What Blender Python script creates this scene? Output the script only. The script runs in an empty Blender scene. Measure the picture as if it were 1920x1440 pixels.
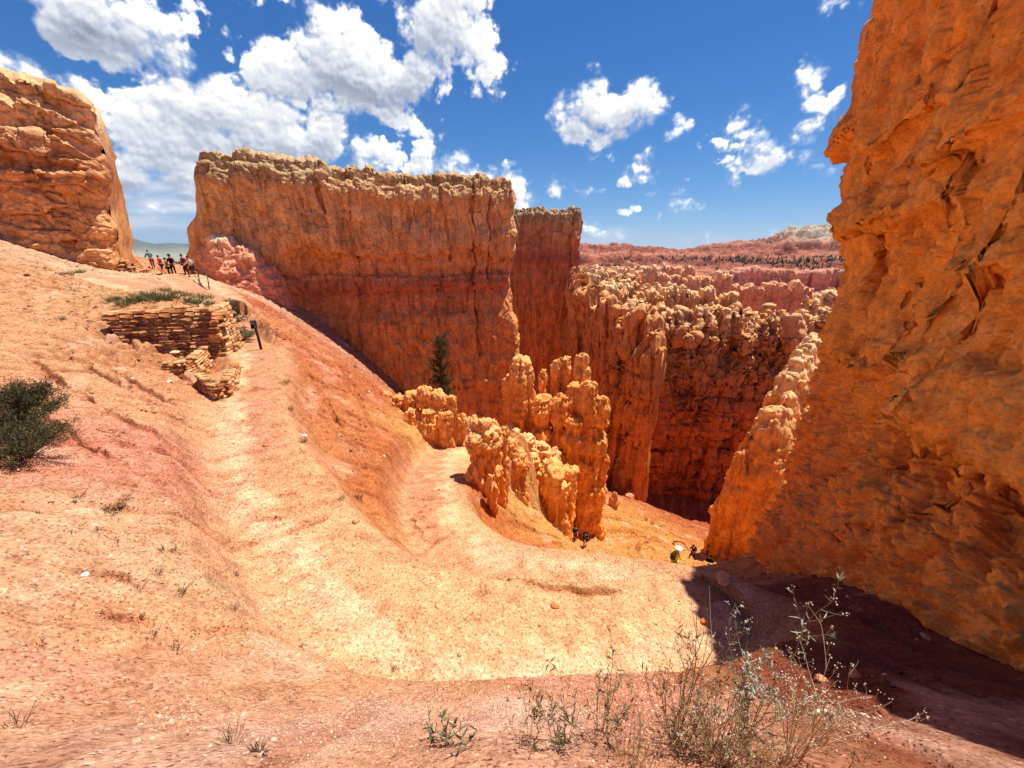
import bpy, math, random
import numpy as np
from math import radians as R, sin, cos, pi
from mathutils import Vector, Matrix

random.seed(11)
rng = np.random.default_rng(11)
scene = bpy.context.scene
COL = scene.collection
f32 = np.float32

# ------------------------------------------------------------------ camera model (pixels of the 1920x1440 photo -> rays)
FOC, PITCH = 700.0, R(20.0)
CP, SP = cos(PITCH), sin(PITCH)
def P(u, v, Z):
    fx, fy = (u - 960) / FOC, (720 - v) / FOC
    return (fx * Z, Z * (CP + SP * fy), Z * (CP * fy - SP))
def PY(u, v, y):
    fx, fy = (u - 960) / FOC, (720 - v) / FOC
    Z = y / (CP + SP * fy)
    return (fx * Z, y, Z * (CP * fy - SP))
SUN_AZ, SUN_EL = R(55.0), R(70.0)
SUN = np.array([sin(SUN_AZ) * cos(SUN_EL), cos(SUN_AZ) * cos(SUN_EL), sin(SUN_EL)])

def lin(c):
    c = np.asarray(c, float) / 255.0
    return np.where(c <= 0.04045, c / 12.92, ((c + 0.055) / 1.055) ** 2.4)

# ------------------------------------------------------------------ noise
_pr = np.random.default_rng(3)
_perm = np.concatenate([_pr.permutation(256)] * 3).astype(np.int32)
_g = _pr.normal(size=(256, 3)); _g /= np.linalg.norm(_g, axis=1)[:, None]
_g = _g.astype(f32)
_tab1 = _pr.uniform(-1, 1, 4096).astype(f32)
def perlin(x, y, z):
    x, y, z = np.broadcast_arrays(np.asarray(x, f32), np.asarray(y, f32), np.asarray(z, f32))
    xi, yi, zi = np.floor(x), np.floor(y), np.floor(z)
    xf, yf, zf = x - xi, y - yi, z - zi
    xi = xi.astype(np.int32) & 255; yi = yi.astype(np.int32) & 255; zi = zi.astype(np.int32) & 255
    u = xf * xf * xf * (xf * (xf * 6 - 15) + 10); v = yf * yf * yf * (yf * (yf * 6 - 15) + 10); w = zf * zf * zf * (zf * (zf * 6 - 15) + 10)
    out = 0
    for dx in (0, 1):
        a = _perm[xi + dx]; wx = u if dx else 1 - u
        for dy in (0, 1):
            b = _perm[a + yi + dy]; wy = wx * (v if dy else 1 - v)
            for dz in (0, 1):
                g = _g[_perm[b + zi + dz]]
                out = out + wy * (w if dz else 1 - w) * (g[..., 0] * (xf - dx) + g[..., 1] * (yf - dy) + g[..., 2] * (zf - dz))
    return out * f32(1.5)
def fbm(x, y, z, oct=4, gain=0.5, seed=0.0):
    s, a, t = 0, 1.0, 0.0
    x = np.asarray(x, f32) + f32(seed * 17.3); y = np.asarray(y, f32) + f32(seed * 9.1); z = np.asarray(z, f32) - f32(seed * 5.7)
    for _ in range(oct):
        s = s + f32(a) * perlin(x, y, z); t += a; a *= gain
        x, y, z = (x * 1.6 + y * 1.2) + f32(3.1), (y * 1.6 - x * 1.2) + f32(7.7), z * 2.0 + f32(1.3)
    return s / f32(t)
_jit = _pr.uniform(0.08, 0.92, (256, 3)).astype(f32); _cof = _pr.uniform(-1, 1, 256).astype(f32)
def cells(x, y, z, seed=0):
    """fractured blocks: -> (random offset of the block, closeness to the crack between blocks)"""
    xi, yi, zi = np.floor(x).astype(np.int32), np.floor(y).astype(np.int32), np.floor(z).astype(np.int32)
    b1 = np.full(x.shape, 9, f32); b2 = np.full(x.shape, 9, f32); val = np.zeros(x.shape, f32)
    for i in (-1, 0, 1):
        for j in (-1, 0, 1):
            for k in (-1, 0, 1):
                h = _perm[_perm[_perm[(xi + i + seed * 13) & 255] + ((yi + j) & 255)] + ((zi + k) & 255)]
                d = ((xi + i) + _jit[h, 0] - x) ** 2 + ((yi + j) + _jit[h, 1] - y) ** 2 + ((zi + k) + _jit[h, 2] - z) ** 2
                nb = d < b1; b2 = np.where(nb, b1, np.minimum(b2, d)); val = np.where(nb, _cof[h], val); b1 = np.where(nb, d, b1)
    return val, np.exp(-((np.sqrt(b2) - np.sqrt(b1)) / 0.10) ** 2)
def n1(t, seed=0):
    t = np.asarray(t, f32) + seed * 37.0
    i = np.floor(t).astype(np.int64); f = t - i; f = f * f * (3 - 2 * f)
    return _tab1[i % 4096] * (1 - f) + _tab1[(i + 1) % 4096] * f
def h1(i, seed=0):
    return _tab1[(np.asarray(i).astype(np.int64) * 131 + seed * 977 + 50000) % 4096]
def sstep(a, b, x):
    t = np.clip((x - a) / (b - a), 0, 1); return t * t * (3 - 2 * t)
def columns(q, w, seed=0, jit=0.35):
    """position along a crest -> (bulge 0..1, cell id) for irregular columns about w wide"""
    q = np.asarray(q, f32) / f32(w)
    i = np.floor(q); lo = i + jit * h1(i, seed); 
    i = np.where(q < lo, i - 1, i); hi = i + 1 + jit * h1(i + 1, seed)
    i = np.where(q >= hi, i + 1, i)
    lo = i + jit * h1(i, seed); hi = i + 1 + jit * h1(i + 1, seed)
    t = np.clip((q - lo) / (hi - lo), 0, 1) * 2 - 1
    return np.sqrt(np.clip(1 - np.abs(t) ** 2.6, 0, 1)), i

# ------------------------------------------------------------------ scene helpers
def tag(o, label=None, cat=None, group=None, kind=None):
    for k, v in (('label', label), ('category', cat), ('group', group), ('kind', kind)):
        if v: o[k] = v
    return o
def raw_mesh(name, V, Fq, col=None, mat=None, tris=None, smooth=True):
    me = bpy.data.meshes.new(name)
    V = np.ascontiguousarray(V, f32)
    Fq = np.zeros((0, 4), np.int32) if Fq is None else np.asarray(Fq, np.int32)
    T = np.zeros((0, 3), np.int32) if tris is None else np.asarray(tris, np.int32)
    me.vertices.add(len(V)); me.vertices.foreach_set('co', V.ravel())
    nl = Fq.size + T.size
    me.loops.add(nl); me.loops.foreach_set('vertex_index', np.concatenate([Fq.ravel(), T.ravel()]))
    me.polygons.add(len(Fq) + len(T))
    ls = np.concatenate([np.arange(len(Fq)) * 4, Fq.size + np.arange(len(T)) * 3]).astype(np.int32)
    me.polygons.foreach_set('loop_start', ls)
    if smooth: me.polygons.foreach_set('use_smooth', np.ones(len(ls), bool))
    me.update(calc_edges=True)
    if col is not None:
        a = me.attributes.new('Col', 'FLOAT_COLOR', 'POINT')
        c = np.ones((len(V), 4), f32); c[:, :3] = col
        a.data.foreach_set('color', c.ravel())
    if mat: me.materials.append(mat)
    return me
def link(name, me, parent=None, loc=None):
    o = bpy.data.objects.new(name, me); COL.objects.link(o)
    if parent: o.parent = parent
    if loc is not None: o.location = loc
    return o
def put(name, V, Fq, col=None, mat=None, tris=None, parent=None, base=True, smooth=True):
    V = np.asarray(V, float)
    if base and parent is None:
        b = np.array([(V[:, 0].min() + V[:, 0].max()) / 2, (V[:, 1].min() + V[:, 1].max()) / 2, V[:, 2].min()])
    else: b = np.zeros(3)
    return link(name, raw_mesh(name, V - b, Fq, col, mat, tris, smooth), parent, tuple(b) if base and parent is None else None)
def grid_faces(ni, nj, wrap_i=False, off=0):
    idx = np.arange(ni * nj).reshape(ni, nj) + off
    if wrap_i: idx = np.concatenate([idx, idx[:1]], 0)
    a = idx[:-1, :-1]; b = idx[1:, :-1]; c = idx[1:, 1:]; d = idx[:-1, 1:]
    return np.stack([a, b, c, d], -1).reshape(-1, 4)
def grid_normals(X, wrap_i=False):
    if wrap_i:
        di = np.roll(X, -1, 0) - np.roll(X, 1, 0)
    else: di = np.gradient(X, axis=0)
    dj = np.gradient(X, axis=1)
    n = np.cross(di, dj); l = np.linalg.norm(n, axis=-1, keepdims=True)
    return n / np.maximum(l, 1e-9)

# ------------------------------------------------------------------ materials
def new_mat(name):
    m = bpy.data.materials.new(name); m.use_nodes = True
    nt = m.node_tree; b = nt.nodes['Principled BSDF']
    b.inputs['Roughness'].default_value = 0.9
    b.inputs['Specular IOR Level'].default_value = 0.15
    return m, nt, b
def N(nt, kind, **kw):
    n = nt.nodes.new(kind)
    for k, v in kw.items():
        if k in n.inputs: n.inputs[k].default_value = v
        else: setattr(n, k, v)
    return n
def mathn(nt, op, a, b=None, c=None, clamp=False):
    n = nt.nodes.new('ShaderNodeMath'); n.operation = op; n.use_clamp = clamp
    for i, x in enumerate((a, b, c)):
        if x is None: continue
        if isinstance(x, (int, float)): n.inputs[i].default_value = x
        else: nt.links.new(x, n.inputs[i])
    return n.outputs[0]
def mixc(nt, fac, a, b, mode='MIX'):
    n = nt.nodes.new('ShaderNodeMix'); n.data_type = 'RGBA'; n.blend_type = mode
    for s, x in ((n.inputs[0], fac), (n.inputs[6], a), (n.inputs[7], b)):
        if isinstance(x, (int, float)): s.default_value = x
        elif isinstance(x, tuple): s.default_value = x if len(x) == 4 else (*x, 1)
        else: nt.links.new(x, s)
    return n.outputs[2]
def ramp(nt, fac, stops):
    n = nt.nodes.new('ShaderNodeValToRGB'); e = n.color_ramp.elements
    while len(e) < len(stops): e.new(0.5)
    for k, (p, c) in zip(e, stops):
        k.position = p; k.color = (c, c, c, 1) if isinstance(c, (int, float)) else (*c, 1)
    nt.links.new(fac, n.inputs[0]); return n.outputs[0]
def rock_mat(name, s1=1.5, s2=9.0, bump=0.5, dist=0.08, streak=0.35, gravel=0.0, pebble=0.0, stretch=(1, 1, 1)):
    """vertex colour x procedural mottling, mineral streaks and multi-scale bump, all in world space"""
    m, nt, b = new_mat(name)
    at = N(nt, 'ShaderNodeAttribute', attribute_name='Col')
    geo = N(nt, 'ShaderNodeNewGeometry'); pos = geo.outputs['Position']
    mp = N(nt, 'ShaderNodeMapping'); mp.inputs['Scale'].default_value = stretch; nt.links.new(pos, mp.inputs[0])
    pv = mp.outputs[0]
    def noise(scale, detail=6, rough=0.6, vec=pv):
        n = N(nt, 'ShaderNodeTexNoise', Scale=scale, Detail=detail, Roughness=rough); nt.links.new(vec, n.inputs['Vector']); return n.outputs[0]
    na, nb = noise(s1), noise(s2, 8, 0.65)
    c = mixc(nt, 1.0, at.outputs['Color'], ramp(nt, na, [(0.3, (0.72, 0.64, 0.6)), (0.5, (1, 1, 1)), (0.7, (1.18, 1.2, 1.22))]), 'MULTIPLY')
    c = mixc(nt, 1.0, c, ramp(nt, nb, [(0.3, (0.66, 0.58, 0.54)), (0.5, (1, 1, 1)), (0.72, (1.2, 1.22, 1.25))]), 'MULTIPLY')
    if streak:
        ms = N(nt, 'ShaderNodeMapping'); ms.inputs['Scale'].default_value = (1, 1, 0.09); nt.links.new(pos, ms.inputs[0])
        ns = noise(s1 * 1.6, 5, 0.6, ms.outputs[0])
        c = mixc(nt, ramp(nt, ns, [(0.5, 0.0), (0.68, streak)]), c, mixc(nt, 1.0, c, (0.4, 0.3, 0.27), 'MULTIPLY'))
        ms2 = N(nt, 'ShaderNodeMapping'); ms2.inputs['Scale'].default_value = (1, 1, 0.05); nt.links.new(pos, ms2.inputs[0])
        c = mixc(nt, ramp(nt, noise(s1 * 5.5, 4, 0.6, ms2.outputs[0]), [(0.52, 0.0), (0.70, streak * 0.9)]), c, mixc(nt, 1.0, c, (0.45, 0.34, 0.30), 'MULTIPLY'))
    h = mathn(nt, 'ADD', mathn(nt, 'MULTIPLY', na, 1.0), mathn(nt, 'MULTIPLY', nb, 0.6))
    if pebble:
        v = N(nt, 'ShaderNodeTexVoronoi', Scale=pebble, Randomness=1.0); nt.links.new(pos, v.inputs['Vector'])
        g = ramp(nt, v.outputs['Distance'], [(0.0, 1.0), (0.5, 0.0)])
        sel = ramp(nt, N_sep(nt, v.outputs['Color']), [(0.55, 0.0), (0.6, 1.0)])
        gm = mathn(nt, 'MULTIPLY', g, sel)
        h = mathn(nt, 'ADD', h, mathn(nt, 'MULTIPLY', gm, gravel))
        pc = ramp(nt, N_sep(nt, v.outputs['Color'], 1), [(0.0, (0.75, 0.62, 0.58)), (0.6, (1.05, 1.0, 1.0)), (0.85, (1.3, 1.4, 1.5)), (1.0, (1.6, 1.9, 2.3))])
        c = mixc(nt, mathn(nt, 'MULTIPLY', sel, 0.75), c, mixc(nt, 1.0, c, pc, 'MULTIPLY'))
    nt.links.new(c, b.inputs['Base Color'])
    bp = N(nt, 'ShaderNodeBump', Strength=bump, Distance=dist); nt.links.new(h, bp.inputs['Height'])
    nt.links.new(bp.outputs[0], b.inputs['Normal'])
    return m
def N_sep(nt, colsock, i=0):
    n = nt.nodes.new('ShaderNodeSeparateColor'); nt.links.new(colsock, n.inputs[0]); return n.outputs[i]
def plain_mat(name, c, rough=0.8, var=0.25, scale=6.0, metal=0.0, trans=0.0):
    m, nt, b = new_mat(name)
    tc = N(nt, 'ShaderNodeNewGeometry')
    n = N(nt, 'ShaderNodeTexNoise', Scale=scale, Detail=5.0); nt.links.new(tc.outputs['Position'], n.inputs['Vector'])
    cc = mixc(nt, n.outputs[0], tuple(np.array(c) * (1 - var)), tuple(np.minimum(np.array(c) * (1 + var), 1)))
    nt.links.new(cc, b.inputs['Base Color']); b.inputs['Roughness'].default_value = rough; b.inputs['Metallic'].default_value = metal
    return m
def leaf_mat(name, c, trans=0.25):
    m, nt, b = new_mat(name)
    at = N(nt, 'ShaderNodeAttribute', attribute_name='Col')
    nt.links.new(at.outputs['Color'], b.inputs['Base Color']); b.inputs['Roughness'].default_value = 0.65
    tr = N(nt, 'ShaderNodeBsdfTranslucent'); nt.links.new(at.outputs['Color'], tr.inputs[0])
    mx = N(nt, 'ShaderNodeMixShader'); mx.inputs[0].default_value = trans
    nt.links.new(b.outputs[0], mx.inputs[1]); nt.links.new(tr.outputs[0], mx.inputs[2])
    nt.links.new(mx.outputs[0], nt.nodes['Material Output'].inputs['Surface'])
    return m

M_cliff = rock_mat('weathered_rock', 0.9, 5.0, 0.6, 0.12, 0.4)
M_near = rock_mat('near_rock', 2.6, 22.0, 0.8, 0.03, 0.22)
M_far = rock_mat('distant_rock', 0.05, 0.35, 0.8, 1.2, 0.3)
M_soil = rock_mat('dirt', 3.0, 24.0, 1.0, 0.035, 0.0, gravel=0.7, pebble=30.0)
M_land = rock_mat('distant_land', 0.03, 0.16, 1.0, 6.0, 0.25)

# ------------------------------------------------------------------ rock builders
def rock_disp(X, seed, lump=(0.5, 3.0), flute=(0.0, 1.0), strata=(0.0, 1.0), fine=(0.1, 0.5), crumb=(0.0, 0.4), billow=(0.0, 1.0), warp=0.5, blocks=()):
    x, y, z = X[..., 0].astype(f32), X[..., 1].astype(f32), X[..., 2].astype(f32)
    d = 0
    if lump[0]: d = d + lump[0] * fbm(x / lump[1], y / lump[1], z / lump[1], 3, 0.5, seed)
    if flute[0]:
        s = flute[1]
        w = 0.35 * s * fbm(x / s * .5, y / s * .5, z / s * .4, 2, 0.5, seed + 1)
        n = fbm((x + w) / s, (y + w) / s, z / (7 * s), 3, 0.5, seed + 2)
        d = d + flute[0] * (0.55 - 1.6 * np.sqrt(np.abs(n) + 1e-4))
    if strata[0]:
        zz = z + warp * strata[1] * fbm(x / (8 * strata[1]), y / (8 * strata[1]), z * 0, 2, 0.5, seed + 3)
        s1 = np.tanh(3.0 * n1(zz / strata[1], seed)); s2 = np.tanh(3 * n1(zz / (strata[1] * .37), seed + 5))
        mod = 0.6 + 0.8 * fbm(x / (4 * strata[1]), y / (4 * strata[1]), z / (4 * strata[1]), 2, 0.5, seed + 4)
        d = d + strata[0] * (s1 + 0.45 * s2) * mod
    if billow[0]:
        s = billow[1]
        d = d + billow[0] * (2.2 * np.abs(fbm(x / s, y / s, z / (1.5 * s), 3, 0.5, seed + 8)) - 0.4)
    for (a, sx, sz, ck) in blocks:
        wx = 0.22 * fbm(x / sx * 1.3, y / sx * 1.3, z / sz * 1.3, 3, .5, seed + 11); wz = 0.22 * fbm(x / sx * 1.3, y / sx * 1.3, z / sz * 1.3, 3, .5, seed + 12)
        v, c = cells((x / sx + wx).astype(f32), (y / sx - wx).astype(f32), (z / sz + wz).astype(f32), seed); d = d + a * v - ck * c
    if fine[0]: d = d + fine[0] * fbm(x / fine[1], y / fine[1], z / fine[1], 4, 0.55, seed + 6)
    if crumb[0]: d = d - crumb[0] * np.abs(fbm(x / crumb[1], y / crumb[1], z / crumb[1], 3, 0.55, seed + 7)) * 2
    return d
def rock_col(X, seed, stops, var=0.16, streak=0.0, top=None, scale=1.0, Nn=None, bandw=0.5):
    """bed-by-bed colour: world height picks the bed, noise breaks it up"""
    x, y, z = X[..., 0].astype(f32), X[..., 1].astype(f32), X[..., 2].astype(f32)
    zz = z + bandw * scale * 1.2 * fbm(x / (5 * scale), y / (5 * scale), z / (5 * scale), 3, 0.5, seed) + 0.35 * bandw * scale * n1(z / (0.45 * scale), seed)
    zs = np.array([s[0] for s in stops]); cs = np.array([np.minimum(lin(s[1]) ** 0.72 * [1.22, 1.34, 1.2], 0.9) for s in stops])
    c = np.stack([np.interp(zz, zs, cs[:, k]) for k in range(3)], -1)
    n = fbm(x / (1.6 * scale), y / (1.6 * scale), z / (1.6 * scale), 4, 0.55, seed + 2)[..., None]
    c = c * (1 + var * 2 * n * np.array([0.8, 1.0, 1.1]))
    if streak:
        s = fbm(x / (0.7 * scale), y / (0.7 * scale), z / (9 * scale), 3, 0.55, seed + 3)
        k = (sstep(0.08, 0.4, s) * streak)[..., None]
        c = c * (1 - k) + c * np.array([0.42, 0.32, 0.3]) * k
    if top is not None and Nn is not None:
        k = (sstep(0.35, 0.8, Nn[..., 2]) * top[1])[..., None]  # sunlit look put into the colour: upward faces turn paler
        c = c * (1 - k) + lin(top[0]) * k
    return np.clip(c, 0.01, 0.95)

def loaf(name, spine, nq=300, nz=150, ncap=14, nb=16, cap=2.0, mat=None, seed=1, disp={}, stops=None, crest=None, prof=None,
         col=(2.0, 0.6, 0.6), var=0.16, streak=0.3, top=None, cscale=1.0, smooth_n=5, zpow=1.0, endtaper=1.0, make=True, bandw=0.5, capdome=0.3, post=None, ends=None):
    """a free-standing rock fin: front face, ragged top and back face swept along a spine.
    spine rows: x, y, ztop, zbot, front half-thickness, back half-thickness; the front is to the right of travel."""
    S = np.array(spine, float)
    seg = np.r_[0, np.cumsum(np.hypot(np.diff(S[:, 0]), np.diff(S[:, 1])))]; L = seg[-1]
    ne = 34
    e0 = cap * (1 - np.cos(np.linspace(0, pi / 2, ne)))
    q = np.unique(np.round(np.r_[e0, np.linspace(cap, L - cap, max(nq - 2 * ne, 4)), L - e0], 4))
    qq = np.linspace(0, L, 600)
    k = np.ones(2 * smooth_n + 1) / (2 * smooth_n + 1)
    A = []
    for c in range(6):
        v = np.interp(qq, seg, S[:, c])
        if smooth_n:
            vp = np.r_[2 * v[0] - v[1:smooth_n * 3 + 1][::-1], v, 2 * v[-1] - v[-smooth_n * 3 - 1:-1][::-1]]
            for _ in range(3): vp = np.convolve(vp, k, 'same')
            v = vp[smooth_n * 3:-smooth_n * 3]
        A.append(np.interp(q, qq, v))
    px, py, zt, zb, hf, hb = A
    tx, ty = np.gradient(px, q), np.gradient(py, q); l = np.hypot(tx, ty); tx /= l; ty /= l
    nx, ny = ty, -tx
    e = np.sqrt(np.clip(1 - (1 - np.clip(np.minimum(q, L - q) / cap, 0, 1)) ** 2, 0, 1))
    zt = zt.copy()
    bul = np.zeros_like(q)
    if crest is not None:
        # crest: list of (width, height jitter, notch depth, seed)
        for (w, hj, notch, sd) in crest:
            b, i = columns(q, w, sd); b = b ** (1.0 + 1.6 * (0.5 + 0.5 * h1(i, sd + 7)))
            zt = zt + hj * h1(i, sd + 3) - notch * (1 - b)
        zt = zt + 0.25 * crest[-1][1] * n1(q / (0.18 * crest[-1][0]), 9)
    tt = np.linspace(0, 1, nz) ** zpow
    z = zb[:, None] + (zt - zb)[:, None] * tt[None]
    off = np.zeros_like(z)
    if prof is not None: off = off + prof(q[:, None] + 0 * z, z, zt[:, None] - z, L)
    if col is not None:
        w, amp, fade = col
        b, i = columns(q[:, None] + 0.25 * w * n1(z / (3 * w), 4), w, seed + 21)
        fd = np.exp(-np.clip(zt[:, None] - z, 0, None) / max(fade * (zt - zb).mean(), 1e-3)) if fade > 0 else 1
        off = off + amp * (b - 0.7) * fd + 0.5 * amp * h1(i, seed + 2) * fd
    front = (hf[:, None] + off) * e[:, None]
    # round the shoulder
    sh = np.clip((zt[:, None] - z) / 0.6, 0, 1); front = front * (0.86 + 0.14 * np.sqrt(sh))
    X = np.stack([px[:, None] + nx[:, None] * front, py[:, None] + ny[:, None] * front, z], -1)
    w = np.linspace(0, 1, ncap + 2)[1:-1]
    wf, wb = front[:, -1], -hb * e
    lat = wf[:, None] * (1 - w) + wb[:, None] * w
    cz = zt[:, None] + capdome * e[:, None] * np.sin(w * pi)[None]
    X2 = np.stack([px[:, None] + nx[:, None] * lat, py[:, None] + ny[:, None] * lat, cz], -1)
    tb = np.linspace(0, 1, nb)
    zk = zt[:, None] + (zb - zt)[:, None] * tb[None]
    X3 = np.stack([px[:, None] + nx[:, None] * wb[:, None] + 0 * zk, py[:, None] + ny[:, None] * wb[:, None] + 0 * zk, zk], -1)
    X = np.concatenate([X, X2, X3], 1)
    if ends is not None:   # ends(z) -> outward shift of the start and of the finish, so that a buttress can spread or lean
        f0, f1 = ends(X[..., 2]); w0 = np.exp(-q / 2.5)[:, None]; w1 = np.exp(-(L - q) / 2.0)[:, None]; k = f1 * w1 - f0 * w0
        X[..., 0] += tx[:, None] * k; X[..., 1] += ty[:, None] * k
    Nn = -grid_normals(X)
    # make sure normals point out of the front
    if np.mean(Nn[:, nz // 2, 0] * nx + Nn[:, nz // 2, 1] * ny) < 0: Nn = -Nn
    ef = np.clip(e, 0.25, 1)[:, None]
    X = X + Nn * (rock_disp(X, seed, **disp) * ef)[..., None]
    if post is not None: X = post(X, Nn, q, nz)
    N2 = -grid_normals(X)
    if np.mean(N2[:, nz // 2, 0] * nx + N2[:, nz // 2, 1] * ny) < 0: N2 = -N2
    C = rock_col(X, seed + 5, stops, var, streak, top, cscale, N2, bandw)
    V = X.reshape(-1, 3); Fq = grid_faces(X.shape[0], X.shape[1])
    if not make: return V, Fq, C.reshape(-1, 3)
    return put(name, V, Fq, C.reshape(-1, 3), mat)

def column_grid(x, y, zb, zt, r, seed, nth=70, nz=90, lean=(0, 0), prof=((0, 1.15), (0.3, .95), (0.6, 1.0), (0.85, 1.0), (1, 0.75)), pinch=0.12, pinch_s=0.9, ecc=1.0, rot=0.0, disp={}, dome=0.35):
    th = np.linspace(0, 2 * pi, nth, endpoint=False)
    tt = np.linspace(0, 1, nz)
    z = zb + (zt - zb) * tt
    pr = np.interp(tt, [p[0] for p in prof], [p[1] for p in prof]) * r
    pr = pr * (1 + pinch * np.tanh(2.5 * n1(z / pinch_s, 3)) + 0.5 * pinch * n1(z / (.4 * pinch_s), 7))
    nd = 10
    ph = np.linspace(0, pi / 2, nd + 1)[1:]
    pr = np.r_[pr, pr[-1] * np.cos(ph)]; zz = np.r_[z, zt + dome * r * np.sin(ph)]
    tz = np.r_[tt, np.ones(nd)]
    cxx, syy = np.cos(th), np.sin(th) * ecc
    cr, sr = cos(rot), sin(rot)
    ax, ay = cxx * cr - syy * sr, cxx * sr + syy * cr
    X = np.stack([x + lean[0] * tz[None] + ax[:, None] * pr[None], y + lean[1] * tz[None] + ay[:, None] * pr[None], zz[None] + 0 * ax[:, None]], -1)
    Nn = grid_normals(X, True)
    o = np.stack([np.cos(th) * cr - np.sin(th) * sr, np.cos(th) * sr + np.sin(th) * cr], -1)
    if np.mean(Nn[:, nz // 2, 0] * o[:, 0] + Nn[:, nz // 2, 1] * o[:, 1]) < 0: Nn = -Nn
    Nn[:, -1] = (0, 0, 1)
    X = X + Nn * rock_disp(X, seed, **disp)[..., None]
    X[:, -1] = X[:, -1].mean(0)
    N2 = grid_normals(X, True)
    if np.mean(N2[:, nz // 2, 0] * o[:, 0] + N2[:, nz // 2, 1] * o[:, 1]) < 0: N2 = -N2
    N2[:, -1] = (0, 0, 1)
    return X, N2
def cluster(name, cols, mat, seed, stops, disp, var=0.16, streak=0.25, top=None, cscale=1.0, extra=None, **kw):
    """several merged columns of one eroded rock mass; rows: x, y, zbot, ztop, radius, [dict]"""
    Vs, Fs, Cs, n = [], [], [], 0
    for k, c in enumerate(cols):
        d = dict(kw); 
        if len(c) > 5: d.update(c[5])
        X, N2 = column_grid(*c[:5], seed, disp=disp, **d)
        C = rock_col(X, seed + 5, stops, var, streak, top, cscale, N2)
        Fs.append(grid_faces(X.shape[0], X.shape[1], True, n)); Vs.append(X.reshape(-1, 3)); Cs.append(C.reshape(-1, 3)); n += X.shape[0] * X.shape[1]
    if extra is not None:
        V, Fq, C = extra; Vs.append(V); Fs.append(Fq + n); Cs.append(C)
    return put(name, np.concatenate(Vs), np.concatenate(Fs), np.concatenate(Cs), mat)

# ------------------------------------------------------------------ terrain
CTRL = [P(*a) for a in [
    # foreground, left to right
    (0, 1440, 1.65), (480, 1440, 1.7), (960, 1440, 1.76), (1440, 1440, 1.9), (1920, 1440, 2.1),
    (0, 1200, 3.1), (0, 1040, 4.0), (0, 930, 4.8), (0, 800, 6.6), (0, 700, 9.5), (0, 600, 14), (0, 560, 16), (0, 500, 20), (0, 450, 26),
    (200, 1200, 3.6), (200, 1040, 4.7), (200, 930, 5.6), (200, 800, 7.6), (200, 700, 11), (100, 560, 16.5), (100, 500, 22.5), (150, 520, 25),
    (400, 850, 8.6), (400, 1000, 6.0), (400, 1100, 5.0), (400, 1200, 4.2), (300, 1320, 2.9), (330, 780, 9.6),
    (600, 1200, 4.7), (600, 1320, 3.2), (800, 1250, 4.5), (800, 1360, 2.6), (960, 1300, 3.4), (1100, 1250, 4.4), (1200, 1310, 3.2),
    (1250, 1205, 5.2), (1400, 1200, 5.1), (1600, 1200, 4.8), (1850, 1350, 2.8), (1500, 1300, 3.6), (1480, 1120, 7.2), (1600, 1120, 6.2),
    # slope below the first trail
    (560, 640, 19), (600, 720, 16.5), (560, 800, 12), (650, 820, 13.2), (720, 900, 12), (600, 900, 9.6), (700, 1000, 8.6), (800, 1080, 7.4), (740, 800, 17),
    (540, 700, 14.6), (640, 1000, 8.0),
    # crest of the slope in front of the great wall
    (400, 525, 30), (440, 545, 28), (500, 575, 27), (560, 612, 25), (630, 665, 23.5), (690, 716, 22),
    # shelf of the upper trail
    (240, 530, 22), (300, 548, 21), (390, 562, 19.5), (355, 525, 31), (300, 512, 32), (230, 545, 19),
    (215, 618, 14.6), (330, 660, 15.2), (440, 692, 15.6), (430, 745, 12.6), (480, 670, 15.6),
    # lower bowl
    (900, 910, 14.6), (900, 1000, 12.5), (950, 1000, 15), (945, 900, 19.5), (1000, 930, 21), (985, 818, 25.5), (1000, 865, 23.6), (1000, 1010, 22.5),
    (1090, 1018, 29.7), (1040, 1000, 28), (1000, 960, 25), (1150, 960, 36), (1250, 1000, 38.5), (1340, 1022, 42), (1300, 1050, 35), (1215, 945, 46),
    (1080, 1040, 11.4), (1160, 1058, 11.0), (1250, 1076, 10.6), (1340, 1092, 9.9), (1330, 1075, 12.5), (1385, 1080, 12), (1300, 1066, 15), (1350, 1070, 17), (1240, 1080, 17),
    (240, 516, 31), (275, 521, 33.5), (300, 521, 35),
]]
CTRL += [(0, 0, -1.7), (-3, -2, -1.4), (3, -2, -1.6), (0, -6, -1.0), (-10, -5, -1.0), (8, -4, -1.5), (-18, 5, -1.0), (-28, 10, 1.0), (-40, 22, 4),
         (-45, 40, 1), (-34, 45, -2.5), (-25, 44, -4),
         (-24, 37.5, -4.5), (-20, 38.5, -8), (-15, 40.5, -13), (-8, 39, -21), (0, 44, -24), (-10, 34, -17), (-5, 36, -20), (-3, 28, -17),
         (9.4, 16.6, -18.6), (12, 20, -20.5), (7, 14, -15.5), (14, 14, -15),
         (20, 33, -31), (18, 24, -25), (24, 30, -29), (22, 45, -36), (26, 52, -44), (14, 56, -42), (36, 55, -46), (40, 40, -40), (30, 38, -34), (5, 58, -36), (-5, 60, -32),
         (60, 60, -46), (60, 30, -30), (30, 15, -14), (15, 6, -5), (12, 9, -7.5), (10, 11, -10), (50, 90, -45), (0, 100, -42), (-40, 90, -30), (100, 60, -44), (100, 120, -44), (40, 140, -42), (-50, 140, -30), (-90, 40, -6), (-70, 90, -20)]
CTRL += [(-15.3, 15.6, -2.5), (-13.4, 16.2, -2.5), (-11.9, 16.5, -2.7), (8.9, 16.1, -17.05), (10.4, 17.4, -18.6), P(1560, 1085, 7.6), P(1650, 1110, 6.6), P(1750, 1160, 5.6), P(1850, 1240, 4.6)]
CTRL = np.array(CTRL)
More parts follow.
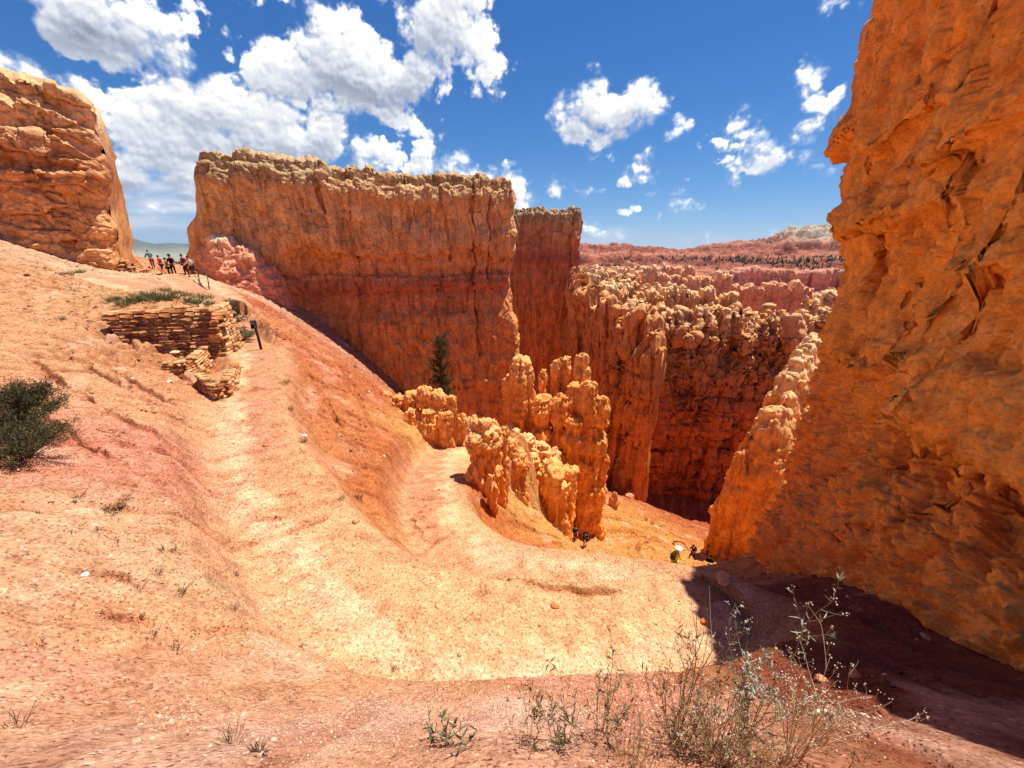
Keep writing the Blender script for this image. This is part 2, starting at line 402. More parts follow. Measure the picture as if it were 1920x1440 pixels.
def tps_fit(Pt, lam=0.02):
    n = len(Pt); D = np.hypot(Pt[:, None, 0] - Pt[None, :, 0], Pt[:, None, 1] - Pt[None, :, 1])
    # distances are squashed so that close points near the lens and far ones weigh alike
    K = np.where(D > 0, D, 0)
    A = np.zeros((n + 3, n + 3)); A[:n, :n] = K - lam * np.eye(n); A[:n, n] = 1; A[:n, n + 1:] = Pt[:, :2]; A[n:, :n] = A[:n, n:].T
    return np.linalg.solve(A, np.r_[Pt[:, 2], 0, 0, 0])
_w = tps_fit(CTRL)
def rbf_z(x, y):
    """biharmonic surface through the surveyed points"""
    sh = np.shape(x); x = np.ravel(x).astype(f32); y = np.ravel(y).astype(f32)
    out = np.empty(len(x), f32); px, py = CTRL[:, 0].astype(f32), CTRL[:, 1].astype(f32); w = _w.astype(f32); n = len(px)
    for i in range(0, len(x), 60000):
        D = np.sqrt((x[i:i + 60000, None] - px) ** 2 + (y[i:i + 60000, None] - py) ** 2 + 0.02)
        out[i:i + 60000] = D @ w[:n] + w[n] + w[n + 1] * x[i:i + 60000] + w[n + 2] * y[i:i + 60000]
    return out.reshape(sh)

TRAILS = [  # half width, shoulder, points
    (0.85, 0.8, [P(*a) for a in [(398, 566, 20.5), (416, 590, 20), (436, 628, 19), (455, 650, 17.2), (490, 668, 15.6), (475, 700, 13.8), (462, 750, 12), (475, 830, 10), (540, 960, 7.7), (640, 1090, 6.4), (770, 1165, 5.85), (1000, 1185, 5.95), (1200, 1165, 6.3), (1320, 1135, 7.0)]]),
    (0.9, 0.8, [P(*a) for a in [(1320, 1135, 7.0), (1150, 1102, 7.9), (950, 1082, 8.6), (850, 1020, 10), (812, 950, 12.2), (810, 890, 15), (835, 855, 17.2), (880, 835, 19), (930, 850, 20.5)]]),
    (0.7, 1.2, [P(*a) for a in [(930, 850, 20.5), (950, 900, 19.5), (970, 940, 20.5), (1010, 1000, 22)]]),
    (1.0, 0.8, [P(*a) for a in [(150, 516, 24.5), (200, 527, 23), (300, 549, 21), (385, 562, 20)]]),
    (1.3, 0.8, [P(*a) for a in [(395, 565, 20), (392, 548, 25), (360, 528, 30), (340, 515, 34)]]),
]
def resample(pts, step=0.15):
    p = np.array(pts); 
    for _ in range(3):  # Chaikin
        a = p[:-1] * .75 + p[1:] * .25; b = p[:-1] * .25 + p[1:] * .75
        p = np.concatenate([p[:1], np.stack([a, b], 1).reshape(-1, 3), p[-1:]])
    s = np.r_[0, np.cumsum(np.linalg.norm(np.diff(p[:, :2], axis=0), axis=1))]
    t = np.arange(0, s[-1], step)
    return np.stack([np.interp(t, s, p[:, k]) for k in range(3)], -1)
TR = [(hw, sh, resample(p)) for hw, sh, p in TRAILS]
def trail_info(x, y):
    """-> per point: trail mask 0..1 and trail height (soft minimum over the trails)"""
    x = np.ravel(x); y = np.ravel(y)
    m = np.zeros(len(x)); zt = np.zeros(len(x)); lat = np.full(len(x), 9.0); sgn = np.zeros(len(x))
    for hw, sh, p in TR:
        lo, hi = p[:, :2].min(0) - 4, p[:, :2].max(0) + 4
        sel = np.where((x > lo[0]) & (x < hi[0]) & (y > lo[1]) & (y < hi[1]))[0]
        for i in range(0, len(sel), 20000):
            s = sel[i:i + 20000]
            D = (x[s, None] - p[None, :, 0]) ** 2 + (y[s, None] - p[None, :, 1]) ** 2
            k = D.argmin(1); d = np.sqrt(D[np.arange(len(s)), k])
            mm = 1 - sstep(hw, hw + sh, d)
            tg = np.gradient(p, axis=0)[k]; tl = tg[:, 0] ** 2 + tg[:, 1] ** 2 + 1e-9
            pz = p[k, 2] + tg[:, 2] / tl * np.clip((x[s] - p[k, 0]) * tg[:, 0] + (y[s] - p[k, 1]) * tg[:, 1], -.3, .3)
            up = mm > m[s]
            m[s] = np.where(up, mm, m[s]); zt[s] = np.where(up, pz, zt[s]); lat[s] = np.where(up, d / hw * np.sign((x[s] - p[k, 0]) * tg[:, 1] - (y[s] - p[k, 1]) * tg[:, 0]), lat[s])
    return m, zt, lat
def macro_z(x, y):
    """ground without small relief (used for standing things on it too)"""
    sh = np.shape(x); z = rbf_z(x, y)
    m, zt, lat = trail_info(x, y); m = m.reshape(sh); zt = zt.reshape(sh)
    return z * (1 - m) + zt * m, m, lat.reshape(sh)
def G(u, v, zmin=0.7, zmax=60):
    """where the ray through a photo pixel meets the ground"""
    Zs = np.exp(np.linspace(np.log(zmin), np.log(zmax), 500)); p = np.array([P(u, v, Z) for Z in Zs])
    d = p[:, 2] - macro_z(p[:, 0], p[:, 1])[0]; k = np.where((d[:-1] > 0) & (d[1:] <= 0))[0]
    if len(k) == 0: return tuple(p[-1])
    k = k[0]; t = d[k] / (d[k] - d[k + 1]); return tuple(p[k] * (1 - t) + p[k + 1] * t)
# gullies running down the left bank: (points, depth, half width)
GUL_UV = [
    ([(-60, 1025), (60, 1055), (180, 1080), (300, 1108), (390, 1130)], 0.17, 0.11),
    ([(160, 1062), (230, 1092), (335, 1114)], 0.12, 0.08),
    ([(0, 1120), (60, 1140), (170, 1145), (240, 1162), (320, 1174)], 0.15, 0.09),
    ([(40, 1190), (100, 1214)], 0.07, 0.05), ([(130, 1200), (200, 1218), (270, 1216)], 0.07, 0.06),
    ([(210, 1398), (300, 1378), (400, 1350), (490, 1312)], 0.05, 0.04), ([(60, 1318), (170, 1300), (290, 1262), (420, 1210)], 0.05, 0.05),
    ([(370, 1320), (560, 1300), (640, 1320)], 0.03, 0.04), ([(330, 1345), (480, 1318), (580, 1280)], 0.03, 0.04),
    ([(925, 1082), (1000, 1096), (1080, 1108), (1165, 1112)], 0.22, 0.12),
    ([(60, 925), (200, 960), (420, 1010), (520, 1060)], 0.06, 0.06), ([(20, 650), (170, 760), (330, 850), (440, 940)], 0.22, 0.14),
    ([(90, 640), (230, 730), (360, 800)], 0.20, 0.14), ([(170, 670), (280, 740), (390, 800)], 0.20, 0.14), ([(10, 750), (150, 830), (280, 900), (390, 980)], 0.15, 0.11),
    ([(280, 640), (330, 700), (380, 740)], 0.22, 0.15), ([(600, 640), (680, 760), (720, 850)], 0.14, 0.16), ([(560, 660), (640, 800), (700, 900)], 0.14, 0.15),
    ([(620, 900), (700, 960), (780, 1040)], 0.08, 0.09), ([(520, 560), (600, 660), (650, 740)], 0.16, 0.18), ([(700, 880), (760, 960), (800, 1020)], 0.10, 0.10),
    ([(1150, 950), (1230, 1010), (1290, 1050)], 0.22, 0.25), ([(1180, 990), (1240, 1040)], 0.2, 0.2),
]
GUL = [([G(*q) for q in pts], d, w) for pts, d, w in GUL_UV]
_ru = np.random.default_rng(21)
def _fall_line(p, length, step=0.25):
    pts = [p]; x, y = p[0], p[1]
    for _ in range(int(length / step)):
        e = 0.2; zz = rbf_z(np.array([x - e, x + e, x, x]), np.array([y, y, y - e, y + e])); g = np.array([zz[1] - zz[0], zz[3] - zz[2]]); l = np.hypot(*g)
        if l < 1e-4: break
        g = g / l; a = _ru.normal() * .25; g = np.array([g[0] * cos(a) - g[1] * sin(a), g[0] * sin(a) + g[1] * cos(a)])
        x -= g[0] * step; y -= g[1] * step; pts.append((x, y, 0.0))
    return pts
for (u0, u1, v0, v1, n, dm, wm, lm) in ((0, 400, 500, 960, 60, .085, .075, 3.2), (20, 420, 940, 1180, 14, .05, .05, 1.4), (520, 760, 600, 1000, 34, .10, .09, 3.0), (0, 850, 1180, 1420, 26, .028, .035, 0.9), (1130, 1330, 935, 1040, 12, .22, .22, 7.0), (420, 640, 540, 640, 16, .12, .12, 4.5)):
    for _ in range(n):
        u, v = _ru.uniform(u0, u1), _ru.uniform(v0, v1)
        if u < 430 and v < 470 + 0.35 * u: continue
        q = G(u, v); k = _ru.uniform(.5, 1.3)
        if math.hypot(q[0], q[1]) > 60: continue
        fl_ = _fall_line(q, lm * _ru.uniform(.6, 1.4), min(0.25, lm / 5))
        if len(fl_) > 3: GUL.append((fl_, dm * k, wm * k))
def gullies(x, y):
    sh = np.shape(x); x = np.ravel(x); y = np.ravel(y); g = np.zeros(len(x))
    for pts, d, w in GUL:
        p = resample(pts, max(0.03, w * 0.5))
        lo, hi = p[:, :2].min(0) - 1, p[:, :2].max(0) + 1
        sel = np.where((x > lo[0]) & (x < hi[0]) & (y > lo[1]) & (y < hi[1]))[0]
        for i in range(0, len(sel), 20000):
            s = sel[i:i + 20000]
            kk = min(1.0, w / 0.1); wx = kk * 0.10 * perlin(x[s] * 3, y[s] * 3, 0.5); wy = kk * 0.10 * perlin(x[s] * 3 + 9, y[s] * 3, 0.5)
            D = (x[s, None] + wx[:, None] - p[None, :, 0]) ** 2 + (y[s, None] + wy[:, None] - p[None, :, 1]) ** 2
            dist = np.sqrt(D.min(1)); k = D.argmin(1) / max(len(p) - 1, 1)
            e = np.sin(np.clip(k, 0.02, 0.98) * pi) ** 0.5
            br = sstep(-0.35, 0.1, n1(D.argmin(1) * 0.1 + 7 * len(pts), 3))
            g[s] = np.maximum(g[s], d * (0.35 + 0.65 * br) * e * (1 - sstep(0.3 * w, w * (0.7 + 0.3 * br), dist)))
    return g.reshape(sh)

# streak field following the fall of the slope
def flow_noise(x, y, freq=3.0, steps=14, L=0.17, seed=3):
    e = 0.25; g = []
    gx = np.arange(-62, 62, e * 2); gy = np.arange(-8, 76, e * 2)
    Z = rbf_z(*np.meshgrid(gx, gy, indexing='ij'))
    dX, dY = np.gradient(Z, e * 2); l = np.hypot(dX, dY) + 1e-6; dX /= l; dY /= l
    def samp(A, x, y):
        i = np.clip((x - gx[0]) / (e * 2), 0, len(gx) - 2); j = np.clip((y - gy[0]) / (e * 2), 0, len(gy) - 2)
        i0 = i.astype(int); j0 = j.astype(int); fi = i - i0; fj = j - j0
        return (A[i0, j0] * (1 - fi) + A[i0 + 1, j0] * fi) * (1 - fj) + (A[i0, j0 + 1] * (1 - fi) + A[i0 + 1, j0 + 1] * fi) * fj
    x0, y0 = x.copy(), y.copy(); acc = 0
    r = np.hypot(x, y); sc = np.clip(r / 8, 0.5, 3.0)
    for s in range(steps):
        ux, uy = samp(dX, x, y), samp(dY, x, y)
        acc = acc + perlin(x * freq / 1.0, y * freq, seed) 
        acc = acc + 0.7 * perlin(x * freq / 2.7, y * freq / 2.7, seed + 4)
        x = x - ux * L * sc; y = y - uy * L * sc
    return acc / steps

def build_ground():
    az = np.concatenate([np.linspace(-180, -75, 60, endpoint=False), np.linspace(-75, -58, 60, endpoint=False), np.linspace(-58, 58, 1050, endpoint=False), np.linspace(58, 75, 50, endpoint=False), np.linspace(75, 180, 60)])
    rr = np.concatenate([np.exp(np.linspace(np.log(0.35), np.log(1.0), 14, endpoint=False)), np.exp(np.linspace(0, np.log(60), 860, endpoint=False)), np.exp(np.linspace(np.log(60), np.log(165), 40))])
    A, Rr = np.meshgrid(np.radians(az), rr, indexing='ij')
    x, y = Rr * np.sin(A), Rr * np.cos(A)
    z, m, lat = macro_z(x, y)
    m = m.astype(f32)
    fl = flow_noise(x.ravel(), y.ravel()).reshape(x.shape)
    fl = fl / np.maximum(fl[120:1170].std(0), 1e-4)[None]; rill = sstep(0.7, 1.9, -fl + 0.4 * fbm(x / 1.5, y / 1.5, 5.5, 2, .5, 44)); ridge = np.clip(fl, 0, 2)
    off = 1 - m
    near = np.clip(Rr / 7, 0.35, 3.0)
    rough = fbm(x / 1.8, y / 1.8, z / 1.8, 4, 0.5, 2); mid = fbm(x / .45, y / .45, z / .45, 4, 0.55, 5); fine = fbm(x / .09, y / .09, z / .09, 3, 0.6, 8)
    # crumbly outcrops on the steep bank beside the second trail
    crx2 = sstep(-2, -0.6, x) * (1 - sstep(3.0, 4.0, x)) * sstep(14, 16, y) * (1 - sstep(25, 27, y)) * sstep(-.2, .3, fbm(x / 1.2, y / 1.2, 2.3, 3, .5, 13))
    crx = sstep(0.12, 0.5, fbm(x / 2.5, y / 2.5, 0.3, 3, 0.5, 12)) * sstep(9, 13, y) * (1 - sstep(24, 28, y)) * sstep(-12, -9, x)
    clod = np.abs(fbm(x / .5, y / .5, z / .5, 3, 0.55, 15))
    dz = off * (0.10 * rough - 0.10 * near * rill + 0.02 * near * ridge + 0.05 * near * mid) + 0.02 * np.clip(near, 0.6, 2.5) * fine * (0.4 + 0.6 * off) + off * np.maximum(crx, crx2) * (0.55 * clod) + m * (0.02 * mid + 0.02 * rough)
    z = z + dz - gullies(x, y)
    edge = sstep(130, 165, Rr); z = z - 6 * edge
    X = np.stack([x, y, z], -1)
    # colour survey: (u, v, Z, rgb)
    CS = [(*P(u, v, Z)[:2], lin(c)) for u, v, Z, c in [
        (200, 1400, 2, (216, 166, 132)), (600, 1380, 2.4, (220, 172, 142)), (1000, 1380, 2.4, (218, 168, 140)), (1250, 1350, 2.8, (206, 142, 112)), (1100, 1270, 4, (212, 146, 112)),
        (100, 1250, 3, (214, 154, 116)), (300, 1150, 4, (216, 158, 114)), (200, 1010, 4.9, (216, 164, 122)), (60, 960, 4.7, (214, 160, 116)), (420, 1080, 5.2, (216, 168, 124)),
        (120, 900, 6, (208, 138, 106)), (300, 880, 7.5, (210, 140, 110)), (100, 760, 7.5, (210, 142, 108)), (250, 740, 9, (212, 152, 108)), (100, 620, 13, (210, 152, 106)), (60, 520, 19, (208, 148, 102)),
        (500, 1050, 6.2, (216, 158, 116)), (640, 1040, 7.4, (216, 152, 100)), (560, 900, 9, (214, 150, 94)), (600, 780, 13.5, (200, 124, 74)), (700, 920, 11, (196, 114, 62)), (760, 840, 15, (192, 106, 56)),
        (640, 690, 20, (194, 106, 60)), (500, 580, 26, (186, 98, 62)), (450, 550, 28, (184, 96, 64)), (560, 640, 20, (206, 130, 80)),
        (1000, 1190, 6, (222, 172, 116)), (1250, 1150, 6.5, (220, 164, 108)), (800, 1130, 6.2, (220, 162, 108)), (1050, 1120, 7.4, (214, 150, 88)), (1080, 1050, 11, (200, 120, 62)),
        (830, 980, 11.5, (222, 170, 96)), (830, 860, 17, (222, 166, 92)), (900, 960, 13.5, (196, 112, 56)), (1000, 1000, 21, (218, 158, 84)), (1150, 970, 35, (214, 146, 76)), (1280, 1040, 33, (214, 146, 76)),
        (300, 545, 21, (206, 160, 106)), (360, 535, 28, (226, 186, 146)), (1500, 1250, 4, (134, 68, 40)), (1700, 1250, 4, (124, 60, 34)), (1850, 1400, 2.4, (140, 76, 48)), (1450, 1130, 7, (132, 60, 32))]]  # dark soils by the near cliff carry its shade in their colour
    CS += [(0, 45, lin((180, 90, 48))), (20, 55, lin((170, 84, 44))), (40, 60, lin((176, 88, 46))), (-40, 60, lin((196, 130, 90)))]
    num = 0; den = 0
    lx, ly = x + 0.6 * rough, y + 0.6 * fbm(x / 2, y / 2, 3.3, 3, .5, 31)
    sc = 1.0 / np.maximum(Rr, 1.5)
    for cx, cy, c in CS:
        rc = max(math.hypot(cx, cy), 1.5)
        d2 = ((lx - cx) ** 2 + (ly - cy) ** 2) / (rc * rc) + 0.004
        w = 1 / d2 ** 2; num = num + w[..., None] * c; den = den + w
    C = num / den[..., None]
    # pale gravel spills, rills darkened and reddened to imitate their shade, worn light tread on the trails
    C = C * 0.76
    pth = (m * 0.62 * (0.85 + 0.3 * rough))[..., None]; C = C * (1 - pth) + lin((228, 176, 130)) * 0.79 * pth
    pal = sstep(0.05, 0.45, fbm(x / 1.3, y / 1.3, 1.7, 4, 0.55, 41)) * 0.35 * off
    C = C * (1 - pal[..., None]) + lin((232, 190, 158)) * pal[..., None]
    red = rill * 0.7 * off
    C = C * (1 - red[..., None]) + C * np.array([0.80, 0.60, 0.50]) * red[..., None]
    ll = lat + 0.7 * rough + 0.5 * mid
    tread = m * (1 - sstep(0.10, 0.60, np.abs(ll - 0.5))) * np.clip(0.45 + 0.5 * mid, 0.05, .7)
    ruddy = m * (1 - sstep(0.25, 0.7, np.abs(ll + 0.35))) * sstep(6.0, 8.5, y) * 0.6
    C = C * (1 - ruddy[..., None]) + lin((190, 124, 92)) * ruddy[..., None]
    C = C * (1 - tread[..., None]) + lin((232, 190, 148)) * 0.93 * tread[..., None]
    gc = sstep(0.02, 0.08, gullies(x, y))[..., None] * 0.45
    C = C * (1 - gc) + C * np.array([0.74, 0.5, 0.42]) * gc  # gully colour darkened to deepen the shade inside
    C = C * (1 + 0.22 * mid + 0.16 * fine)[..., None]
    C = np.clip(C, 0.02, 0.9)
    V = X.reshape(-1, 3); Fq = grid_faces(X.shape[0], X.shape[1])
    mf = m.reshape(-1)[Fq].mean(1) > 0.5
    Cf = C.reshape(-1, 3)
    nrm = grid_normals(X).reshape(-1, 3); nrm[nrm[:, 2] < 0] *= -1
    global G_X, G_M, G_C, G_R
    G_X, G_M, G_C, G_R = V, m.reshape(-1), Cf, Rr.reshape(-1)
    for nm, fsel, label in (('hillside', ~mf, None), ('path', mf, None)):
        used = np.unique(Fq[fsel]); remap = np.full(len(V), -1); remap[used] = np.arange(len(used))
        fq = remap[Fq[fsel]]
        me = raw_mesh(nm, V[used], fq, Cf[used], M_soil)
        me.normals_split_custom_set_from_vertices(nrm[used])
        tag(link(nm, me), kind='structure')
build_ground()
def stones(name, pos, size, col, mat, label, kind='stuff', flat=0.65):
    """many small angular stones in one mesh: jittered octahedron-like lumps, half sunk"""
    n = len(pos); K = 6
    th = np.linspace(0, 2 * pi, K, endpoint=False)[None] + rng.uniform(0, 6, (n, 1))
    r = size[:, None] * rng.uniform(0.65, 1.25, (n, K)); sq = rng.uniform(0.55, 1.0, (n, 1)); an = rng.uniform(0, pi, (n, 1))
    def ring(k, h, jit):
        rr = r * k; x, y = rr * np.cos(th + jit), rr * np.sin(th + jit) * sq
        return np.stack([pos[:, 0:1] + x * np.cos(an) - y * np.sin(an), pos[:, 1:2] + x * np.sin(an) + y * np.cos(an), pos[:, 2:3] + size[:, None] * flat * (h + rng.uniform(-.2, .2, (n, K)))], -1)
    top = (pos + np.stack([0 * size, 0 * size, size * flat * 1.0], -1))[:, None]
    V = np.concatenate([ring(1.0, -0.3, 0), ring(0.95, 0.35, 0.4), ring(0.5, 0.9, 0.8), top], 1)
    i = np.arange(K); F = []
    for a in (0, K): 
        F += [np.stack([i + a, (i + 1) % K + a, (i + 1) % K + a + K], -1), np.stack([i + a, (i + 1) % K + a + K, i + a + K], -1)]
    F.append(np.stack([i + 2 * K, (i + 1) % K + 2 * K, 0 * i + 3 * K], -1)); F = np.concatenate(F)
    F = (F[None] + (np.arange(n) * (3 * K + 1))[:, None, None]).reshape(-1, 3)
    me = raw_mesh(name, V.reshape(-1, 3), None, np.repeat(np.clip(col, .02, .95), 3 * K + 1, 0), mat, tris=F, smooth=False)
    return tag(link(name, me), label, None, None, kind)
def scatter_gravel():
    az = np.degrees(np.arctan2(G_X[:, 0], G_X[:, 1]))
    ok = np.where((G_R > 1.0) & (G_R < 48) & (np.abs(az) < 58))[0]
    cl = fbm(G_X[ok, 0] / 1.1, G_X[ok, 1] / 1.1, 0.3, 3, .55, 61)
    p = np.clip(0.35 + 1.3 * cl, 0.03, 1.2) * (1 - 0.8 * G_M[ok]) * np.where(G_R[ok] < 4.5, 1.5, 1.0)
    pick = ok[rng.uniform(0, 1, len(ok)) < p * np.where(G_R[ok] < 5, 0.22, 0.12)]
    R0 = G_R[pick]
    size = np.clip(R0 * np.where(R0 < 5, 0.0021, 0.0017) * np.exp(rng.normal(0, 0.55, len(pick))), 0.0025, 0.09)
    c = G_C[pick] * rng.uniform(0.62, 1.25, (len(pick), 1))
    wht = rng.uniform(0, 1, len(pick)) < np.where(R0 < 5, 0.10, 0.03); c[wht] = lin((214, 180, 154)) * rng.uniform(.8, 1.1, (wht.sum(), 1))
    stones('gravel', G_X[pick] + np.array([0, 0, .0]), size, c, M_stone, 'loose pebbles and clods strewn over the dirt slopes')
M_stone, _nt, _b = new_mat('loose_stone')
_nt.links.new(N(_nt, 'ShaderNodeAttribute', attribute_name='Col').outputs['Color'], _b.inputs['Base Color'])
scatter_gravel()
# fast height lookup on the finished ground for standing things on it
from mathutils.bvhtree import BVHTree
_bv = []
for nm in ('hillside', 'path'):
    me = bpy.data.objects[nm].data
    co = np.empty(len(me.vertices) * 3, f32); me.vertices.foreach_get('co', co)
    _bv.append(None)
def gz(x, y):
    return float(macro_z(np.array([x], float), np.array([y], float))[0][0])

# ------------------------------------------------------------------ the great rock walls
ST_WALL = [(-30, (190, 98, 38)), (-14, (194, 104, 44)), (-8, (190, 100, 46)), (-5.2, (180, 90, 46)), (-4.2, (160, 76, 46)), (-3.4, (160, 78, 46)), (-2.6, (182, 98, 56)), (-1.5, (192, 112, 62)), (2.5, (204, 134, 78)), (5.2, (184, 124, 78)), (7, (140, 98, 64)), (9, (152, 112, 76))]
def prof_wall(q, z, dep, L):
    under = -1.0 * sstep(0.3, -0.2, (z + 4.4)) * sstep(-9, -4.4, z) # recess of the dark bed
    flare = 0.10 * np.clip(-6 - z, 0, 20)
    lip = 0.45 * np.exp(-((dep - 2.2) / 0.8) ** 2) - 0.8 * sstep(1.25, 1.0, dep + 0.2 * n1(q / 1.1, 7))      # set-back parapet over a knobbly rim
    arch = -0.9 + 0.9 * n1(q / 2.1, 4) + 0.35 * n1(q / 0.8, 6)                                               # ragged lower edge of the overhanging beds
    over = 0.55 * sstep(arch - 0.12, arch + 0.25, z) * sstep(5, 7, q)
    over = over - 0.35 * sstep(-2.9, -2.6, z + 0.25 * n1(q / 1.3, 9)) * sstep(0.2, -1.4, z)
    ck = 0
    for qc, z0, z1, d in ((4.6, 3.0, 8, .5), (9.6, 3.4, 8, .6), (12.2, -2, 4, .3), (15.1, -14, -3, .25), (17.6, 1, 8, .3), (20.0, -20, -4, .3), (21.8, -1, 8, .6), (24.6, -12, 8, .8), (26.4, -3, 5, .7)):
        ck = ck - d * np.exp(-((q - qc - 0.3 * n1(z / 1.6, int(qc))) / 0.10) ** 2) * sstep(z0 - .5, z0, z) * sstep(z1 + .5, z1, z)
    but = 0.8 * np.exp(-((q - 3.4) / 2.3) ** 2) * sstep(0.6, -1.0, z)
    alc = -1.8 * np.exp(-((q - 8.5) / 3.0) ** 2) * sstep(1.5, -2.5, z)                                        # scooped alcove beside it
    end = 0.9 * np.exp(-((q - L + 1.2) / 1.0) ** 2) * sstep(-5, -9, z)
    return 0.55 * under + flare + lip + over + ck + but + alc + end
loaf_A = loaf('rock_wall', [(-28.2, 39.0, 8.4, -9, 1.2, 2.5), (-24, 40.2, 8.2, -12, 1.6, 3), (-18, 42.2, 7.6, -16, 1.8, 3), (-10, 45, 7.4, -22, 1.9, 3), (-4, 47, 7.3, -26, 1.9, 3), (0.6, 48.6, 7.0, -26, 1.7, 3)],
     nq=620, nz=420, ncap=16, nb=20, cap=1.5, mat=M_cliff, seed=3,
     disp=dict(lump=(0.45, 4.5), flute=(0.14, 1.5), strata=(0.12, 1.3), fine=(0.10, 0.5), crumb=(0.10, 0.3), billow=(0.2, 2.2), blocks=((0.18, 1.6, 3.4, 0.12), (0.07, 0.8, 0.7, 0.04))), stops=ST_WALL,
     crest=[(5.2, 0.35, 0.18, 2), (1.5, 0.28, 0.15, 5)], prof=prof_wall, col=(4.2, 0.35, 0.5), streak=0.5, cscale=1.0, bandw=0.9, ends=lambda z: (0.33 * np.clip(8.4 - z, 0, 12) + 0.5 * n1(z / 1.6, 3), -0.45 + 0.35 * n1(z / 1.8, 5) - 0.5 * np.exp(-((z + 3.5) / 2) ** 2) + 0.07 * np.clip(-6 - z, 0, 14)))
_bm = cluster('buttress', [(-27.2, 37.4, -9, 0.6, 1.9, dict(ecc=0.8)), (-25.2, 37.7, -10, -0.2, 1.6), (-28.6, 37.6, -8, -0.2, 1.4), (-23.8, 38.2, -11, -2.0, 1.3), (-26.2, 36.8, -9, -1.4, 1.6)], M_cliff, 141,
    [(-12, (186, 92, 62)), (-3, (192, 98, 70)), (0.3, (206, 122, 88)), (1, (226, 170, 130))], dict(lump=(0.4, 1.6), flute=(0.15, 0.6), fine=(0.12, 0.3), crumb=(0.10, 0.2), blocks=((0.12, 0.8, 0.6, 0.05),)), cscale=0.8, streak=0.15,
    prof=((0, 1.6), (0.4, 1.35), (0.7, 1.05), (0.9, 0.85), (1, 0.6)), pinch=0.04, nth=90, nz=110)
_bl = _bm.location.copy(); _bm.parent = loaf_A; _bm.location = _bl - loaf_A.location; _bm['label'] = 'pinkish red rounded foot'
tag(loaf_A, 'huge flat-topped orange rock wall with a dark red band, behind the sloping trail', 'rock wall')
ST_B = [(-30, (186, 90, 36)), (-10, (190, 96, 40)), (-3, (176, 84, 44)), (-1.6, (140, 62, 42)), (0, (172, 88, 52)), (3, (180, 106, 62)), (4.6, (148, 106, 74)), (7, (140, 104, 76))]
loaf_B = loaf('rock_wall', [(-6, 66, 6.2, -40, 1.5, 3), (2, 67, 6.1, -40, 1.6, 3), (8, 68, 6.0, -40, 1.6, 3), (11.6, 69.5, 5.8, -40, 1.5, 3)],
     nq=280, nz=340, cap=1.2, mat=M_cliff, seed=8,
     disp=dict(lump=(0.4, 4.0), flute=(0.25, 0.9), strata=(0.12, 1.6), fine=(0.12, 0.6), crumb=(0.1, 0.4), blocks=((0.25, 1.6, 2.6, 0.12),)), stops=ST_B,
     crest=[(1.8, 0.35, 0.45, 12), (0.7, 0.25, 0.25, 15)], prof=lambda q, z, d, L: 0.05 * np.clip(-4 - z, 0, 40), col=(2.2, 0.45, 0.4), streak=0.45, cscale=1.2)
tag(loaf_B, 'narrower square-topped dark streaked rock wall just behind the end of the great wall', 'rock wall')
ST_C = [(-45, (184, 86, 28)), (-22, (190, 92, 32)), (-18, (180, 90, 38)), (-14.5, (160, 90, 46)), (-12, (192, 104, 46)), (-9, (190, 108, 56)), (-5, (196, 120, 70))]
def prof_C(q, z, d, L):
    o = 0.04 * np.clip(-16 - z, 0, 40) + 0.35 * np.exp(-((d - 3) / 2.5) ** 2)
    w1 = (q - (L - 3.4) - 0.25 * n1(z / 2.5, 3)); o = o - 1.5 * np.exp(-(w1 / 0.22) ** 2) * sstep(-27, -25, z)       # split beside the end column
    w2 = (q - (L - 8.0) - 0.5 * n1(z / 4, 5)); o = o - 1.4 * np.exp(-(w2 / 0.9) ** 2) * sstep(-26, -16, z)            # deep recess
    for zc in (-15.2, -18.2, -21.6, -25.2): o = o - 0.28 * np.exp(-((z - zc - 0.3 * n1(q / 3, 2)) / 0.16) ** 2) * sstep(L - 11, L - 6, q)
    return o
loaf_C = loaf('rock_fin', [(10.0, 67.5, -3.3, -44, 1.0, 1.6), (12.3, 60, -6.0, -44, 1.0, 1.5), (14.2, 54, -7.4, -44, 1.0, 1.4), (16.0, 48.5, -8.2, -44, 1.0, 1.4), (18.2, 43.8, -9.2, -44, 1.2, 1.4)],
     nq=420, nz=340, cap=1.3, mat=M_cliff, seed=13,
     disp=dict(lump=(0.5, 3.0), flute=(0.3, 1.2), strata=(0.18, 1.9), fine=(0.12, 0.5), crumb=(0.16, 0.4), billow=(0.1, 1.8), blocks=((0.50, 1.5, 6.0, 0.35), (0.12, 0.9, 0.9, 0.07))), stops=ST_C,
     crest=[(3.4, 1.1, 1.6, 22), (1.1, 0.8, 1.0, 25)], prof=prof_C, col=(3.0, 1.2, 1.0), streak=0.5, cscale=1.2)
tag(loaf_C, 'tall orange rock fin with a stepped crest and a split column at its front end', 'rock fin')
ST_H = [(-48, (156, 60, 20)), (-34, (176, 76, 24)), (-28, (172, 78, 30)), (-25, (136, 70, 38)), (-22, (168, 86, 40)), (-19, (132, 86, 52)), (-16, (176, 98, 48)), (-13, (176, 104, 60)), (-10, (190, 126, 80))]
def prof_H(q, z, d, L):
    o = 0.9 * sstep(8, 4, d) * sstep(0, 2, d) - 0.03 * np.clip(-22 - z, 0, 40)
    for zc, a in ((-13.4, .4), (-16.2, .5), (-18.6, .4), (-21.5, .5), (-24.6, .4), (-29, .3)): o = o - a * np.exp(-((z - zc - 0.5 * n1(q / 4, 2) - .2 * n1(q / .9, 3)) / 0.22) ** 2)
    return o + 0.5 * (h1(np.floor(q / 2.7 + 0.3 * h1(np.floor(z / 2.8), 5)) * 7 + np.floor(z / 2.8), 3))
